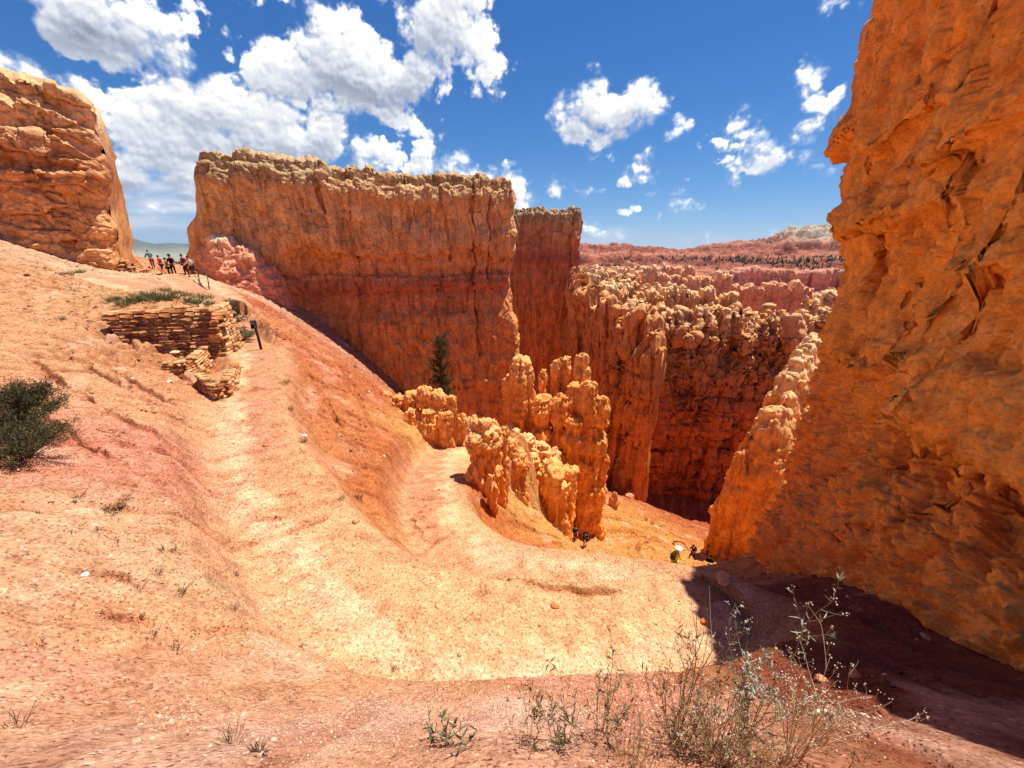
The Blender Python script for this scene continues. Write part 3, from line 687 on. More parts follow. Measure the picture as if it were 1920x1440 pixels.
loaf_H = loaf('rock_fin', [(16, 66, -9.4, -50, 1.2, 2), (26, 64, -9.4, -50, 1.2, 2), (36, 62.5, -9.8, -50, 1.2, 2), (46, 61, -10.4, -50, 1.2, 2), (62, 58, -11.0, -50, 1.2, 2)],
     nq=620, nz=360, cap=1.3, mat=M_cliff, seed=17,
     disp=dict(lump=(0.5, 3.0), flute=(0.15, 1.3), strata=(0.22, 2.0), fine=(0.12, 0.6), crumb=(0.16, 0.5), billow=(0.1, 2.0), blocks=((0.75, 2.6, 6.0, 0.45), (0.30, 2.6, 1.3, 0.16))), stops=ST_H,
     crest=[(4.6, 1.3, 2.8, 32), (1.5, 0.9, 1.4, 35)], prof=prof_H, col=(5.0, 1.9, 1.3), streak=0.5, cscale=1.4)
tag(loaf_H, 'long ledgy rock fin of blocky orange columns across the shaded gorge', 'rock fin')

# ------------------------------------------------------------------ near right cliff
F_SP = [(21, 14.2, 5.5, -20, 1.5, 5), (15.5, 13.8, 6, -18, 1.5, 5), (12.6, 12.4, 6.2, -15, 1.45, 5), (11.1, 10.6, 6.2, -14, 1.4, 5), (10.0, 9.0, 6.0, -12, 1.4, 5), (8.5, 6.0, 4.8, -9, 1.3, 5), (7.4, 3.0, 4.2, -7, 1.3, 5), (7.2, 0, 4.2, -6, 1.3, 5), (7.6, -3, 4, -6, 1.3, 5), (8.2, -6, 4, -6, 1.3, 5)]
_fs = np.array(F_SP); _fq = np.r_[0, np.cumsum(np.hypot(np.diff(_fs[:, 0]), np.diff(_fs[:, 1])))]
_fd = np.gradient(_fs[:, :2], _fq, axis=0); _fd /= np.linalg.norm(_fd, axis=1)[:, None]
_fqq = np.linspace(0, _fq[-1], 900)
_ffx = np.interp(_fqq, _fq, _fs[:, 0] + 1.35 * _fd[:, 1]); _ffy = np.interp(_fqq, _fq, _fs[:, 1] - 1.35 * _fd[:, 0])
def Fqz(u, v):
    """photo pixel -> (distance along the near cliff, height) on its undisturbed face"""
    fx, fy = (u - 960) / FOC, (720 - v) / FOC; k = fx / (CP + SP * fy)
    d = _ffx / np.maximum(_ffy, 0.05) - k; sel = np.where((_ffy > 0.3) & (_fqq > _fq[2]))[0]
    i = sel[np.argmin(np.abs(d[sel]))]; Z = _ffy[i] / (CP + SP * fy); return _fqq[i], Z * (CP * fy - SP)
def _line_d(q, z, pts, wob=0.0, seed=0):
    d = np.full(np.shape(q), 9.0); zq = z + wob * n1(q / .5, seed); qw = q + wob * n1(z / .45, seed + 3)
    for (a, b), (c, e) in zip(pts[:-1], pts[1:]):
        vx, vy = c - a, e - b; t = np.clip(((qw - a) * vx + (zq - b) * vy) / (vx * vx + vy * vy + 1e-9), 0, 1)
        d = np.minimum(d, np.hypot(qw - a - t * vx, zq - b - t * vy))
    return d
F_LOBES = [  # centre u, v of the overhanging lip, half width px, rise px, amount
    (1650, 285, 90, 230, 0.75), (1668, 425, 55, 90, 0.68), (1760, 255, 60, 150, 0.42), (1612, 690, 50, 240, 0.45), (1850, 300, 70, 260, 0.45), (1760, 790, 50, 260, 0.45), (1600, 420, 40, 120, 0.33), (1900, 520, 60, 200, 0.38), (1705, 700, 60, 200, 0.27)]
F_CREASE = [  # polyline, depth, width
    ([(1885, 90), (1890, 200), (1872, 320), (1858, 410), (1828, 480)], 0.45, 0.07), ([(1660, 455), (1645, 540), (1618, 690), (1590, 760)], 0.40, 0.16), ([(1845, 20), (1825, 70), (1815, 120)], 0.7, 0.22),
    ([(1752, 310), (1765, 360), (1790, 420)], 0.15, 0.10), ([(1700, 690), (1720, 760), (1712, 830)], 0.22, 0.09), ([(1690, 560), (1700, 620)], 0.18, 0.07), ([(1765, 848), (1840, 885), (1925, 935)], 0.75, 0.20), ([(1820, 905), (1870, 935), (1925, 985)], 0.45, 0.22),
    ([(1510, 905), (1560, 870), (1600, 850)], 0.2, 0.10), ([(1600, 1000), (1680, 1010)], 0.15, 0.08), ([(1560, 240), (1640, 235), (1720, 210)], 0.12, 0.06)]
_FL = [(Fqz(u, v), Fqz(u + w, v), Fqz(u - w, v), Fqz(u, v - r), amt) for u, v, w, r, amt in F_LOBES]
_FC = [([Fqz(*p) for p in pts], d, w) for pts, d, w in F_CREASE]
_edge = sorted(Fqz(*p) for p in [(1640, 800), (1700, 822), (1765, 846), (1840, 883), (1925, 935), (2000, 985)])
def prof_F(q, z, dep, L):
    y = np.interp(q, _fq, _fs[:, 1]) - 1.0
    far = sstep(4, 9, y)
    o = 0.17 * np.clip(z + 1.0, 0, 6.5)                                   # leans out towards the top
    o = o + far * (0.34 * np.clip(-6.2 - z, 0, 3.0) - 0.55 * sstep(-2.0, -4.0, z)) * sstep(_fq[3] - 1.2, _fq[3] + 1.2, q) + (1 - far) * 0.25 * np.clip(-3.6 - z, 0, 4)
    ez = np.interp(q, [e[0] for e in _edge], [e[1] for e in _edge]) + 0.12 * n1(q / 0.6, 3)
    blk = sstep(_edge[0][0] - 0.5, _edge[0][0] + 1.2, q)
    o = o + blk * (0.40 * sstep(ez - 0.05, ez + 0.10, z) * np.clip(1.2 - 0.25 * (z - ez), 0, 1) - 0.45 * sstep(ez + 0.05, ez - 0.1, z) * sstep(ez - 1.5, ez - 0.4, z))
    for (c, a, b, t, amt) in _FL:
        hw = abs(a[0] - b[0]) / 2 + 0.05; lip = c[1] + 0.10 * n1(q / 0.5, 7) + 0.25 * ((q - c[0]) / hw) ** 2 * (t[1] - c[1]) * .5
        ramp_ = np.clip((t[1] - z) / max(t[1] - c[1], .1), 0, 1)
        o = o + amt * np.exp(-((q - c[0]) / hw) ** 4) * sstep(lip - 0.10, lip + 0.06, z) * ramp_ ** 1.3
    for pts, d, w in _FC: o = o - d * np.exp(-(_line_d(q, z, pts, 0.06, int(d * 100)) / w) ** 2)
    return o
def post_F(X, Nn, q, nz):
    z = X[..., 2]; y = X[..., 1]
    low = sstep(-1.6, -3.2, z + 0.35 * (6 - np.clip(y, 0, 12)) * .3)
    pk = np.abs(fbm(X[..., 0] / .30, X[..., 1] / .30, X[..., 2] / .42, 3, .5, 71))
    up = fbm(X[..., 0] / .16, X[..., 1] / .16, X[..., 2] / .5, 3, .5, 73)
    return X + Nn * (low * (0.62 * pk - 0.12) + (1 - low) * 0.05 * up)[..., None]
ST_F = [(-12, (220, 108, 36)), (-6, (222, 110, 38)), (-3.5, (232, 122, 42)), (0, (234, 124, 42)), (6, (224, 112, 40)), (12, (222, 116, 44))]
loaf_F = loaf('rock_cliff', F_SP, nq=1000, nz=620, ncap=8, nb=8, cap=2.0, mat=M_near, seed=23,
     disp=dict(lump=(0.32, 2.4), flute=(0.15, 0.55), strata=(0.03, 1.1), fine=(0.05, 0.3), crumb=(0.03, 0.15), billow=(0.16, 1.1), blocks=((0.15, 0.9, 1.7, 0.07), (0.05, 0.32, 0.45, 0.03))), post=post_F, stops=ST_F,
     crest=[(2, 0.5, 0.5, 42)], prof=prof_F, col=None, streak=0.15, var=0.10, cscale=0.9, smooth_n=7)
tag(loaf_F, 'towering shaded orange cliff with an overhanging block, close to the silvery bush', 'cliff')

ST_G = [(-34, (190, 92, 26)), (-22, (196, 98, 28)), (-16, (198, 106, 38)), (-12, (214, 140, 80)), (-9, (222, 160, 110))]
_gr = np.random.default_rng(5); _gc = []
for t_, zt_ in zip(np.linspace(0, 1, 15), [-13.6, -12.9, -13.2, -12.1, -12.4, -11.0, -11.6, -10.3, -11.2, -9.8, -10.4, -9.5, -10.0, -9.2, -9.0]):
    gx_, gy_ = 21.7 + 11.4 * t_, 28.0 + 12.2 * t_
    _gc.append((gx_ + _gr.uniform(-.4, .4), gy_ + _gr.uniform(-.4, .4), -34, zt_ - 0.4, _gr.uniform(1.4, 2.0), dict(prof=((0, 1.3), (0.35, 1.15), (0.6, 1.05), (0.8, _gr.uniform(.8, 1.05)), (0.93, _gr.uniform(.55, .8)), (1, .35)), dome=0.4, ecc=float(_gr.uniform(.8, 1.2)), rot=float(_gr.uniform(0, 3)))))
    if _gr.random() < .8: _gc.append((gx_ - 1.2 + _gr.uniform(-.3, .3), gy_ + 0.6, -34, zt_ - _gr.uniform(1.5, 3.5), _gr.uniform(.9, 1.3), dict(prof=((0, 1.3), (0.5, 1.15), (0.85, .9), (1, .35)), dome=.4)))
loaf_G = cluster('rock_fin', _gc, M_cliff, 29, ST_G, dict(lump=(0.5, 1.8), flute=(0.12, 0.6), strata=(0.06, 1.0), fine=(0.08, 0.35), crumb=(0.08, 0.22), blocks=((0.18, 0.8, 3.4, 0.16), (0.06, 0.5, 0.6, 0.03))), top=((230, 176, 120), 0.3), cscale=0.8, pinch=0.05, pinch_s=1.2, nth=72, nz=130)
tag(loaf_G, 'orange rock fin with a pale crumbly top, half hidden by the near cliff', 'rock fin')

# ------------------------------------------------------------------ left bluff
def prof_M(q, z, dep, L):
    s = np.clip(q - 6, 0, 30)
    slope = 0.42 * np.clip(4.6 - 0.55 * (q - 9) - z, 0, 9) * sstep(16.5, 13.0, q)
    step = -1.1 * sstep(0.35, 0.0, dep - 1.5) - 0.7 * sstep(0.4, 0.0, dep - 3.4)
    return slope + step + 0.5 * sstep(5.6, 5.0, z) * sstep(3.2, 4.4, z) - 0.5 * np.exp(-((z - 5.6) / .35) ** 2)
ST_M = [(-4, (190, 112, 66)), (2, (200, 122, 70)), (5, (184, 104, 58)), (6.5, (172, 100, 60)), (9, (196, 134, 90)), (13, (180, 126, 86))]
loaf_M = loaf('rock_bluff', [(-52, 26, 13, -6, 2, 5), (-44, 28.6, 12.6, -6, 2, 5), (-38, 30.6, 12.0, -6, 2, 5), (-34, 32.2, 11.4, -6, 1.9, 5), (-31.6, 33.2, 10.2, -6, 1.7, 4)],
     nq=420, nz=380, cap=1.6, mat=M_cliff, seed=37,
     disp=dict(lump=(0.6, 2.6), flute=(0.10, 1.2), strata=(0.12, 1.2), fine=(0.12, 0.5), crumb=(0.10, 0.3), billow=(0.2, 2.0), blocks=((0.38, 2.4, 1.3, 0.15), (0.14, 0.8, 0.5, 0.06))), stops=ST_M,
     ends=lambda z: (0 * z, -0.16 * np.clip(6.5 - z, 0, 9) + 0.25 * n1(z / 1.4, 3)), crest=[(3, 0.4, 0.5, 62)], prof=prof_M, col=(4.0, 0.5, 0.0), streak=0.25, top=((214, 150, 98), 0.5))
tag(loaf_M, 'rounded tan rock bluff above the dirt slope, left of the gap with hikers', 'rock bluff')

# ------------------------------------------------------------------ hoodoo groups beside the trails
_hr = np.random.default_rng(77)
def colrow(u, vt, y, wpx, zb, **kw):
    if 'prof' not in kw:
        a = _hr.uniform(0.8, 1.15, 6)
        kw['prof'] = ((0, 1.15 * a[0]), (0.3, 0.95 * a[1]), (0.55, 0.9 * a[2]), (0.72, 0.85 * a[3]), (0.86, 1.0 * a[4]), (0.95, 0.95 * a[5]), (1, 0.72))
        kw['dome'] = float(_hr.uniform(0.15, 0.45)); kw['ecc'] = float(_hr.uniform(0.75, 1.25)); kw['rot'] = float(_hr.uniform(0, 3)); kw['lean'] = tuple(_hr.uniform(-.12, .12, 2))
    x, yy, z = PY(u, vt, y); Zc = y / (CP + SP * (720 - vt) / FOC)
    return (x, y, zb, z - 0.2 * wpx * Zc / FOC * .5, wpx * Zc / FOC / 2, kw)
ST_D = [(-26, (206, 104, 34)), (-17, (210, 112, 38)), (-13, (200, 102, 36)), (-10, (208, 118, 50)), (-7, (214, 136, 72))]
DD = dict(lump=(0.22, 1.4), flute=(0.10, 0.55), strata=(0.10, 0.7), fine=(0.07, 0.35), crumb=(0.07, 0.2), blocks=((0.15, 0.55, 2.6, 0.16), (0.06, 0.40, 0.55, 0.03)))
TOP_D = ((226, 160, 98), 0.25)
g_D = cluster('hoodoo_group', [colrow(*c) for c in [
    (975, 676, 27, 66, -17), (960, 700, 27.3, 36, -17), (992, 690, 26.8, 34, -17), (1021, 694, 27.7, 28, -18), (1040, 674, 28.2, 26, -18), (1063, 668, 28.3, 28, -18), (1088, 664, 28, 30, -18), (1102, 690, 27.6, 26, -20),
    (1018, 742, 26.6, 40, -19), (1053, 742, 26.4, 38, -20), (1078, 778, 25.7, 48, -22), (1103, 720, 26.1, 40, -23), (1126, 742, 25.9, 32, -24), (1112, 800, 25.5, 46, -24), (1131, 850, 25.4, 28, -24), (1092, 862, 25.3, 50, -24), (1122, 900, 25.2, 36, -24), (1050, 850, 25.4, 40, -22), (1010, 800, 26.2, 40, -19), (1075, 720, 27, 40, -20)]],
    M_cliff, 43, ST_D, DD, top=TOP_D, cscale=0.7, pinch=0.10, pinch_s=0.8)
tag(g_D, 'large cluster of merged orange hoodoos rising above two hikers', 'hoodoos')
ST_E = [(-12, (204, 106, 38)), (-8, (206, 112, 44)), (-6, (210, 130, 68))]
DE = dict(lump=(0.12, 0.7), flute=(0.06, 0.35), strata=(0.05, 0.45), fine=(0.03, 0.18), crumb=(0.04, 0.12), blocks=((0.11, 0.32, 1.3, 0.08), (0.035, 0.22, 0.3, 0.02)))
g_E = cluster('hoodoo_group', [colrow(*c) for c in [(884, 786, 12.9, 36, -10), (905, 782, 12.9, 44, -10), (893, 806, 12.7, 60, -10), (928, 788, 13.2, 34, -10.5), (944, 800, 13.6, 24, -11), (915, 820, 12.9, 44, -10.5), (946, 850, 14.0, 26, -12), (924, 888, 12.0, 22, -11.5)]],
    M_cliff, 47, ST_E, DE, top=((230, 180, 128), 0.5), cscale=0.45, pinch=0.10, pinch_s=0.5)
tag(g_E, 'stubby orange hoodoo standing alone at the outer edge of the lower trail bend', 'hoodoo')
g_E2 = cluster('hoodoo_group', [colrow(*c) for c in [(956, 822, 18.4, 36, -15), (970, 838, 18.6, 36, -15), (960, 858, 18.0, 42, -15), (978, 862, 18.8, 30, -15)]],
    M_cliff, 49, ST_E, DE, top=((230, 180, 128), 0.4), cscale=0.5, pinch=0.08, pinch_s=0.6)
tag(g_E2, 'low slanting orange hoodoo peeping out just behind the stubby one', 'hoodoo')
ST_K = [(-24, (206, 104, 32)), (-17, (208, 112, 38)), (-13, (216, 138, 72))]
g_K = cluster('hoodoo_group', [colrow(*c) for c in [(1040, 868, 22.6, 56, -23), (1020, 884, 22.6, 36, -22.5), (1066, 880, 22.8, 40, -23.5), (1008, 930, 22.4, 22, -22), (1050, 900, 22.2, 50, -23.5), (1030, 905, 22.2, 44, -23)]],
    M_cliff, 53, ST_K, dict(lump=(0.22, 1.1), flute=(0.10, 0.45), strata=(0.05, 0.7), fine=(0.06, 0.25), crumb=(0.06, 0.2), blocks=((0.18, 0.65, 2.4, 0.14), (0.05, 0.35, 0.5, 0.03))), top=TOP_D, cscale=0.7, pinch=0.07, pinch_s=0.8)
tag(g_K, 'squat broad orange hoodoo in front of the large cluster, left of two hikers', 'hoodoo')
ST_J = [(-12, (204, 108, 42)), (-8.5, (206, 114, 48)), (-5.5, (208, 124, 60))]
g_J = cluster('hoodoo_ridge', [colrow(*c) for c in [(700, 728, 20.0, 36, -10), (722, 734, 19.4, 44, -10), (745, 742, 18.6, 44, -10.5), (770, 735, 18.0, 46, -11), (797, 726, 17.2, 36, -11), (822, 738, 16.9, 40, -11), (845, 744, 16.7, 32, -11.5), (858, 775, 16.8, 22, -11.5), (776, 765, 16.9, 44, -11), (806, 768, 16.5, 44, -11), (836, 772, 16.4, 40, -11), (765, 800, 16.3, 40, -11), (750, 775, 17.2, 46, -11), (735, 765, 18.2, 50, -11)]],
    M_cliff, 59, ST_J, DE, top=((226, 162, 104), 0.4), cscale=0.5, pinch=0.10, pinch_s=0.6)
tag(g_J, 'low crumbly orange ridge of knobs along the inside of the lower trail bend', 'rock ridge')

g_S = cluster('rubble_ridge', [colrow(*c) for c in [(962, 802, 25.6, 34, -18), (985, 815, 25.0, 40, -18), (1012, 832, 24.6, 40, -19), (1040, 840, 24.2, 36, -20), (1000, 852, 23.6, 34, -19), (965, 836, 24.2, 40, -18), (1025, 862, 23.4, 30, -20)]],
    M_cliff, 61, ST_K, dict(lump=(0.3, 0.8), strata=(0.08, 0.6), fine=(0.16, 0.3), crumb=(0.2, 0.25), billow=(0.2, 0.6)), top=((232, 190, 140), 0.6), cscale=0.6, pinch=0.06, nth=50, nz=60)
tag(g_S, 'low pale rubble ridge between the stubby hoodoo and the large cluster', 'rock ridge')
b_R = cluster('boulder', [colrow(*c) for c in [(1182, 930, 40, 22, -36), (1200, 945, 39.5, 26, -36), (1218, 955, 39, 24, -36), (1232, 962, 38.5, 16, -36)]], M_cliff, 63, [(-40, (176, 84, 54)), (-20, (190, 100, 66))], dict(lump=(0.4, 1.2), fine=(0.12, 0.4), billow=(0.25, 0.8)), nth=40, nz=40)
tag(b_R, 'lumpy reddish boulders at the foot of the split column above the sunny slope', 'boulders')

# ------------------------------------------------------------------ fin rows across the gorge
ST_R = [(-48, (178, 86, 38)), (-20, (184, 92, 42)), (-14, (192, 106, 54)), (-11, (206, 138, 86)), (-8, (216, 156, 106))]
def row(spine, seed, label, nq=420, cscale=1.6, stops=ST_R, w=(2.6, 1.0), hj=(0.9, 0.6)):
    o = loaf('rock_fin', spine, nq=nq, nz=150, ncap=10, nb=10, cap=1.4, mat=M_cliff, seed=seed,
        disp=dict(lump=(0.3, 3.0), flute=(0.15, 1.0), strata=(0.15, 2.0), fine=(0.12, 0.7), crumb=(0.12, 0.5), blocks=((0.5, 1.5, 5.0, 0.35), (0.15, 1.0, 1.0, 0.08))), stops=stops,
        crest=[(w[0] * 1.3, hj[0] * 1.2, 2.2, seed + 2), (w[1] * 1.1, hj[1] * 1.3, 1.3, seed + 5)], col=(w[0], 0.9, 0.6), streak=0.4, cscale=cscale, top=((216, 156, 104), 0.3))
    return tag(o, label, 'rock fin')
row([(20, 80, -11.2, -46, 1.5, 2.5), (32, 79, -11.0, -46, 1.6, 2.5), (48, 76, -11.6, -46, 1.5, 2.5), (60, 74, -12.5, -46, 1.4, 2)], 71, 'orange rock fin with a flat dark face, directly behind the long ledgy fin', hj=(0.5, 0.4))
row([(13, 88, -8.6, -46, 1.4, 2.5), (24, 92, -9.2, -46, 1.5, 2.5), (40, 93, -9.4, -46, 1.5, 2.5), (54, 91, -11, -46, 1.4, 2)], 81, 'jagged sunlit rock fin in the middle rows beyond the gorge')
row([(18, 108, -8.2, -46, 1.5, 2.5), (34, 112, -9.0, -46, 1.6, 2.5), (50, 112, -10.5, -46, 1.4, 2.5)], 91, 'farther row of thin pale spires beyond the middle fins', nq=360)
row([(14, 128, -7.4, -46, 1.5, 2.5), (28, 134, -8.0, -46, 1.6, 2.5), (46, 138, -10, -46, 1.4, 2.5)], 95, 'farthest low row of orange spires below the pink rim, right of the dark walls', nq=340)
row([(62, 80, -9.8, -46, 1.8, 2.5), (70, 78, -9.2, -46, 2.2, 3), (80, 74, -10.4, -46, 1.8, 2.5)], 97, 'blocky orange butte at the edge of the near shaded cliff', nq=260, w=(4, 1.5))
row([(52, 70, -13.4, -46, 1.4, 2.5), (60, 68, -13.2, -46, 1.5, 2.5), (72, 64, -14, -46, 1.4, 2)], 99, 'short rock fin with sunlit caps low beside the near shaded cliff', nq=260)
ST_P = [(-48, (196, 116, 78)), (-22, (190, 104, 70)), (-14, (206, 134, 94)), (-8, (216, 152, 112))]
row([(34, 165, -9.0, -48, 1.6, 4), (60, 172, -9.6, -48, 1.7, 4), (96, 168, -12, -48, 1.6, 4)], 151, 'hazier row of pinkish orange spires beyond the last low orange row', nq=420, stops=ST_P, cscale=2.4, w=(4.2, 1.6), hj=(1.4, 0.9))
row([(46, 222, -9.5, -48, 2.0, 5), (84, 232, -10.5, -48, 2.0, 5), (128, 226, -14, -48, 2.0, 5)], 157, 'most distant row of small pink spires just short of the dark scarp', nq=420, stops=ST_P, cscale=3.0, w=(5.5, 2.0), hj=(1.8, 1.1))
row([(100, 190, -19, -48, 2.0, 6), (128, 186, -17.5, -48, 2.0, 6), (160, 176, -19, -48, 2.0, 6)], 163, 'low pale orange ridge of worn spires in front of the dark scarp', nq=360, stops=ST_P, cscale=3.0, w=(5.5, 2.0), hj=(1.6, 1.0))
sp = cluster('hoodoo', [(58.5, 86, -40, -12.2, 1.7), (59.6, 86.6, -40, -13.6, 1.3)], M_cliff, 67, ST_R, dict(lump=(0.3, 1.4), strata=(0.2, 1.0), fine=(0.15, 0.4)), top=TOP_D, pinch=0.12, pinch_s=1.2, nth=40, nz=60)
tag(sp, 'single thumb-shaped orange hoodoo beyond the long ledgy fin', 'hoodoo')

# ------------------------------------------------------------------ distant land
def vz(v, y):
    return PY(960, v, y)[2]
_rim_az = np.array([-30, -10, 10, 18, 23, 28, 32, 33.4, 34.6, 39.5, 50, 75])
_rim_z = np.array([-60, -20, vz(466, 1300), vz(471, 1300), vz(477, 1300), vz(467, 1300), vz(460, 1300), vz(450, 1300), vz(440, 1300), vz(433, 1300), 60, 60])
def far_z(x, y):
    r = np.hypot(x, y); azd = np.degrees(np.arctan2(x, y))
    # right: floor of the amphitheatre climbing in steps to the rim
    rim = np.interp(azd, _rim_az, _rim_z)
    y1 = np.maximum(r * np.cos(np.radians(np.clip(azd, -80, 80))), 1)
    wob = 130 * fbm(x / 420, y / 420, 0.2, 4, 0.5, 3)
    t = np.clip((y1 + wob - 330) / 900, 0, 1)
    rid = 1 - 2 * np.abs(fbm(x / 130, y / 130, 0.7, 5, 0.52, 7))
    t2 = np.clip(t + 0.30 * (rid - 0.55) * np.sin(t * pi), 0, 1)
    k = t2 * 5; ks = np.floor(k); kf = k - ks; tt = (ks + sstep(0.42, 0.66, kf)) / 5
    tt = 0.8 * tt + 0.2 * t2
    z = -44 + (rim + 44) * tt
    z = z + 17 * (0.9 - 2 * np.abs(fbm(x / 75, y / 75, 0.4, 5, 0.55, 5))) * (0.5 + np.sin(np.clip(t, 0, 1) * pi)) + 5.0 * (1 - 2 * np.abs(fbm(x / 24, y / 24, 1.4, 3, 0.55, 15))) * np.sin(np.clip(t, 0.02, 1) * pi)
    pl = sstep(1250, 2200, y1); z = z - pl * 40 - sstep(2500, 9000, r) * 300
    # left: bench with pines, then the deep valley
    zl = np.interp(r, [0, 60, 110, 170, 240, 300, 500, 2500, 7000], [-4, -9, -12, -11, -7.2, -12, -60, -380, -420])
    slope = np.interp(azd, [-60, -43.5, -41, -37.3, -33], [-8, -3.2, -0.6, 3.2, 6]) * np.exp(-((r - 235) / 70) ** 2)
    zl = zl + slope + 1.6 * fbm(x / 22, y / 22, .3, 4, .5, 9) * sstep(60, 120, r) * (1 - sstep(400, 900, r)) + sstep(900, 2500, r) * 40 * fbm(x / 1500, y / 1500, .4, 4, .5, 19)
    dome = 5.5 * np.exp(-(((x + 80) / 14) ** 2 + ((y - 96) / 9) ** 2)) + 4.5 * np.exp(-(((x + 72) / 9) ** 2 + ((y - 84) / 8) ** 2))
    zl = zl + dome
    b = sstep(-30, -20, azd)
    zz = zl * (1 - b) + z * b
    # mountains beyond the valley
    crest = np.interp(azd, [-75, -46, -44.2, -43.4, -42.5, -41.8, -40.6, -39.0, -37.2, -30, -15], [300, 300, vz(441, 9800), vz(442, 9800), vz(447, 9700), vz(452, 9600), vz(447, 9500), vz(450, 9500), vz(452, 9500), 230, 100])
    mt = np.exp(-((r - 13000) / 1900) ** 2) + 0.55 * np.exp(-((r - 10400) / 900) ** 2) * np.interp(azd, [-60, -44, -42, -40, -37], [.2, .25, .5, .75, .7])
    mt = np.minimum(mt, 1.0) * (0.93 + 0.35 * fbm(x / 1700, y / 1700, 1.2, 5, 0.5, 21))
    zz = zz + (crest + 420) * mt * (1 - sstep(-22, -12, azd)) 
    return zz
def build_far():
    az = np.radians(np.concatenate([np.linspace(-85, -47, 40, endpoint=False), np.linspace(-47, -35, 180, endpoint=False), np.linspace(-35, 7, 60, endpoint=False), np.linspace(7, 44, 620, endpoint=False), np.linspace(44, 85, 40)]))
    rr = np.concatenate([np.exp(np.linspace(np.log(62), np.log(300), 120, endpoint=False)), np.exp(np.linspace(np.log(300), np.log(2200), 420, endpoint=False)), np.exp(np.linspace(np.log(2200), np.log(42000), 130))])
    A, Q = np.meshgrid(az, rr, indexing='ij'); x, y = Q * np.sin(A), Q * np.cos(A)
    z = far_z(x, y) 
    # under the near ground until it ends
    azd = np.degrees(A)
    z = z - 14 * (1 - sstep(120, 175, Q)) * sstep(-34, -30, azd)
    X = np.stack([x, y, z], -1); Nn = grid_normals(X); Nn *= np.sign(Nn[..., 2:3])
    zr = z + 3 * fbm(x / 90, y / 90, .2, 3, .5, 31)
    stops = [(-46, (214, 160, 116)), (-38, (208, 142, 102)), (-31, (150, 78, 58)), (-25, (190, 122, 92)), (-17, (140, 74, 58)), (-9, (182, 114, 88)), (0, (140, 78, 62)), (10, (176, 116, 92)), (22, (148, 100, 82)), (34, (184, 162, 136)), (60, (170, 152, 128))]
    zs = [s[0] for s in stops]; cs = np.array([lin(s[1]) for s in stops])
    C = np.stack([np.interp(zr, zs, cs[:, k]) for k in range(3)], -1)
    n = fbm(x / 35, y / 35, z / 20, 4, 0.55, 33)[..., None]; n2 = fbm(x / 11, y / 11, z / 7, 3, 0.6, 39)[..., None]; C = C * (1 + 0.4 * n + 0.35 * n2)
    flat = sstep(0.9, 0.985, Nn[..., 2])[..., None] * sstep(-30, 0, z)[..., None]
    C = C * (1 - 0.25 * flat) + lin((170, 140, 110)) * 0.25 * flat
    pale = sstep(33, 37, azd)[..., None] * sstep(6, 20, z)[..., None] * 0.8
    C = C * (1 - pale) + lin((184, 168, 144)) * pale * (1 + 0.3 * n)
    lft = (1 - sstep(-30, -20, azd))[..., None]
    nearl = (1 - sstep(300, 600, Q))[..., None]
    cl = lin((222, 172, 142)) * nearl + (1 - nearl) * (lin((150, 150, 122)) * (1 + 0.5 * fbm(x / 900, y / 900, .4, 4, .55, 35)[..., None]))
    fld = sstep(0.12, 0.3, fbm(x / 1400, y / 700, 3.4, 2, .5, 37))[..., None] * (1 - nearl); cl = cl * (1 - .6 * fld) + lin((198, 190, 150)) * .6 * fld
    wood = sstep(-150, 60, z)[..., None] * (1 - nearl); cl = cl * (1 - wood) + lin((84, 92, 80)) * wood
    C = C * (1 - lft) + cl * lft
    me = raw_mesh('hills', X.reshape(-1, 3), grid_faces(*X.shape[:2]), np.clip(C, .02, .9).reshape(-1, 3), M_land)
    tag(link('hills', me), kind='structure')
build_far()

M_leaf = leaf_mat('needles', None, 0.15)
def cone_trees(name, pts, hs, label=None, kind='stuff', col=(52, 62, 40)):
    """small conifers: three ragged stacked skirts each, one mass"""
    n = len(pts); K = 7; Vs, Fs, Cs = [], [], []
    for lv, (z0, z1, rr) in enumerate(((0.06, 0.55, 0.24), (0.32, 0.78, 0.18), (0.6, 1.0, 0.11))):
        th = np.linspace(0, 2 * pi, K, endpoint=False)[None] + rng.uniform(0, 6, (n, 1))
        r = rr * hs[:, None] * rng.uniform(0.6, 1.3, (n, K))
        ring = np.stack([pts[:, 0:1] + r * np.cos(th), pts[:, 1:2] + r * np.sin(th), pts[:, 2:3] + hs[:, None] * (z0 + rng.uniform(-.04, .04, (n, K)))], -1)
        tip = np.stack([pts[:, 0], pts[:, 1], pts[:, 2] + hs * z1], -1)[:, None]
        V = np.concatenate([ring, tip], 1).reshape(-1, 3); b = (np.arange(n) * (K + 1))[:, None]
        i = np.arange(K)[None]; F = np.stack([b + i, b + (i + 1) % K, b + K + 0 * i], -1).reshape(-1, 3)
        Fs.append(F + sum(len(v) for v in Vs)); Vs.append(V)
        Cs.append(np.repeat(lin(col)[None] * rng.uniform(.6, 1.4, (n, 1)), K + 1, 0))
    me = raw_mesh(name, np.concatenate(Vs), None, np.concatenate(Cs), M_leaf, tris=np.concatenate(Fs), smooth=False)
    return tag(link(name, me), label, None, None, kind)
def scatter_far(n, azr, rr, dens):
    a = np.radians(rng.uniform(*azr, n)); q = rng.uniform(rr[0] ** .5, rr[1] ** .5, n) ** 2
    x, y = q * np.sin(a), q * np.cos(a); z = far_z(x, y); k = dens(x, y, z, np.degrees(a), q) > rng.uniform(0, 1, n)
    return np.stack([x, y, z - 0.3], -1)[k]
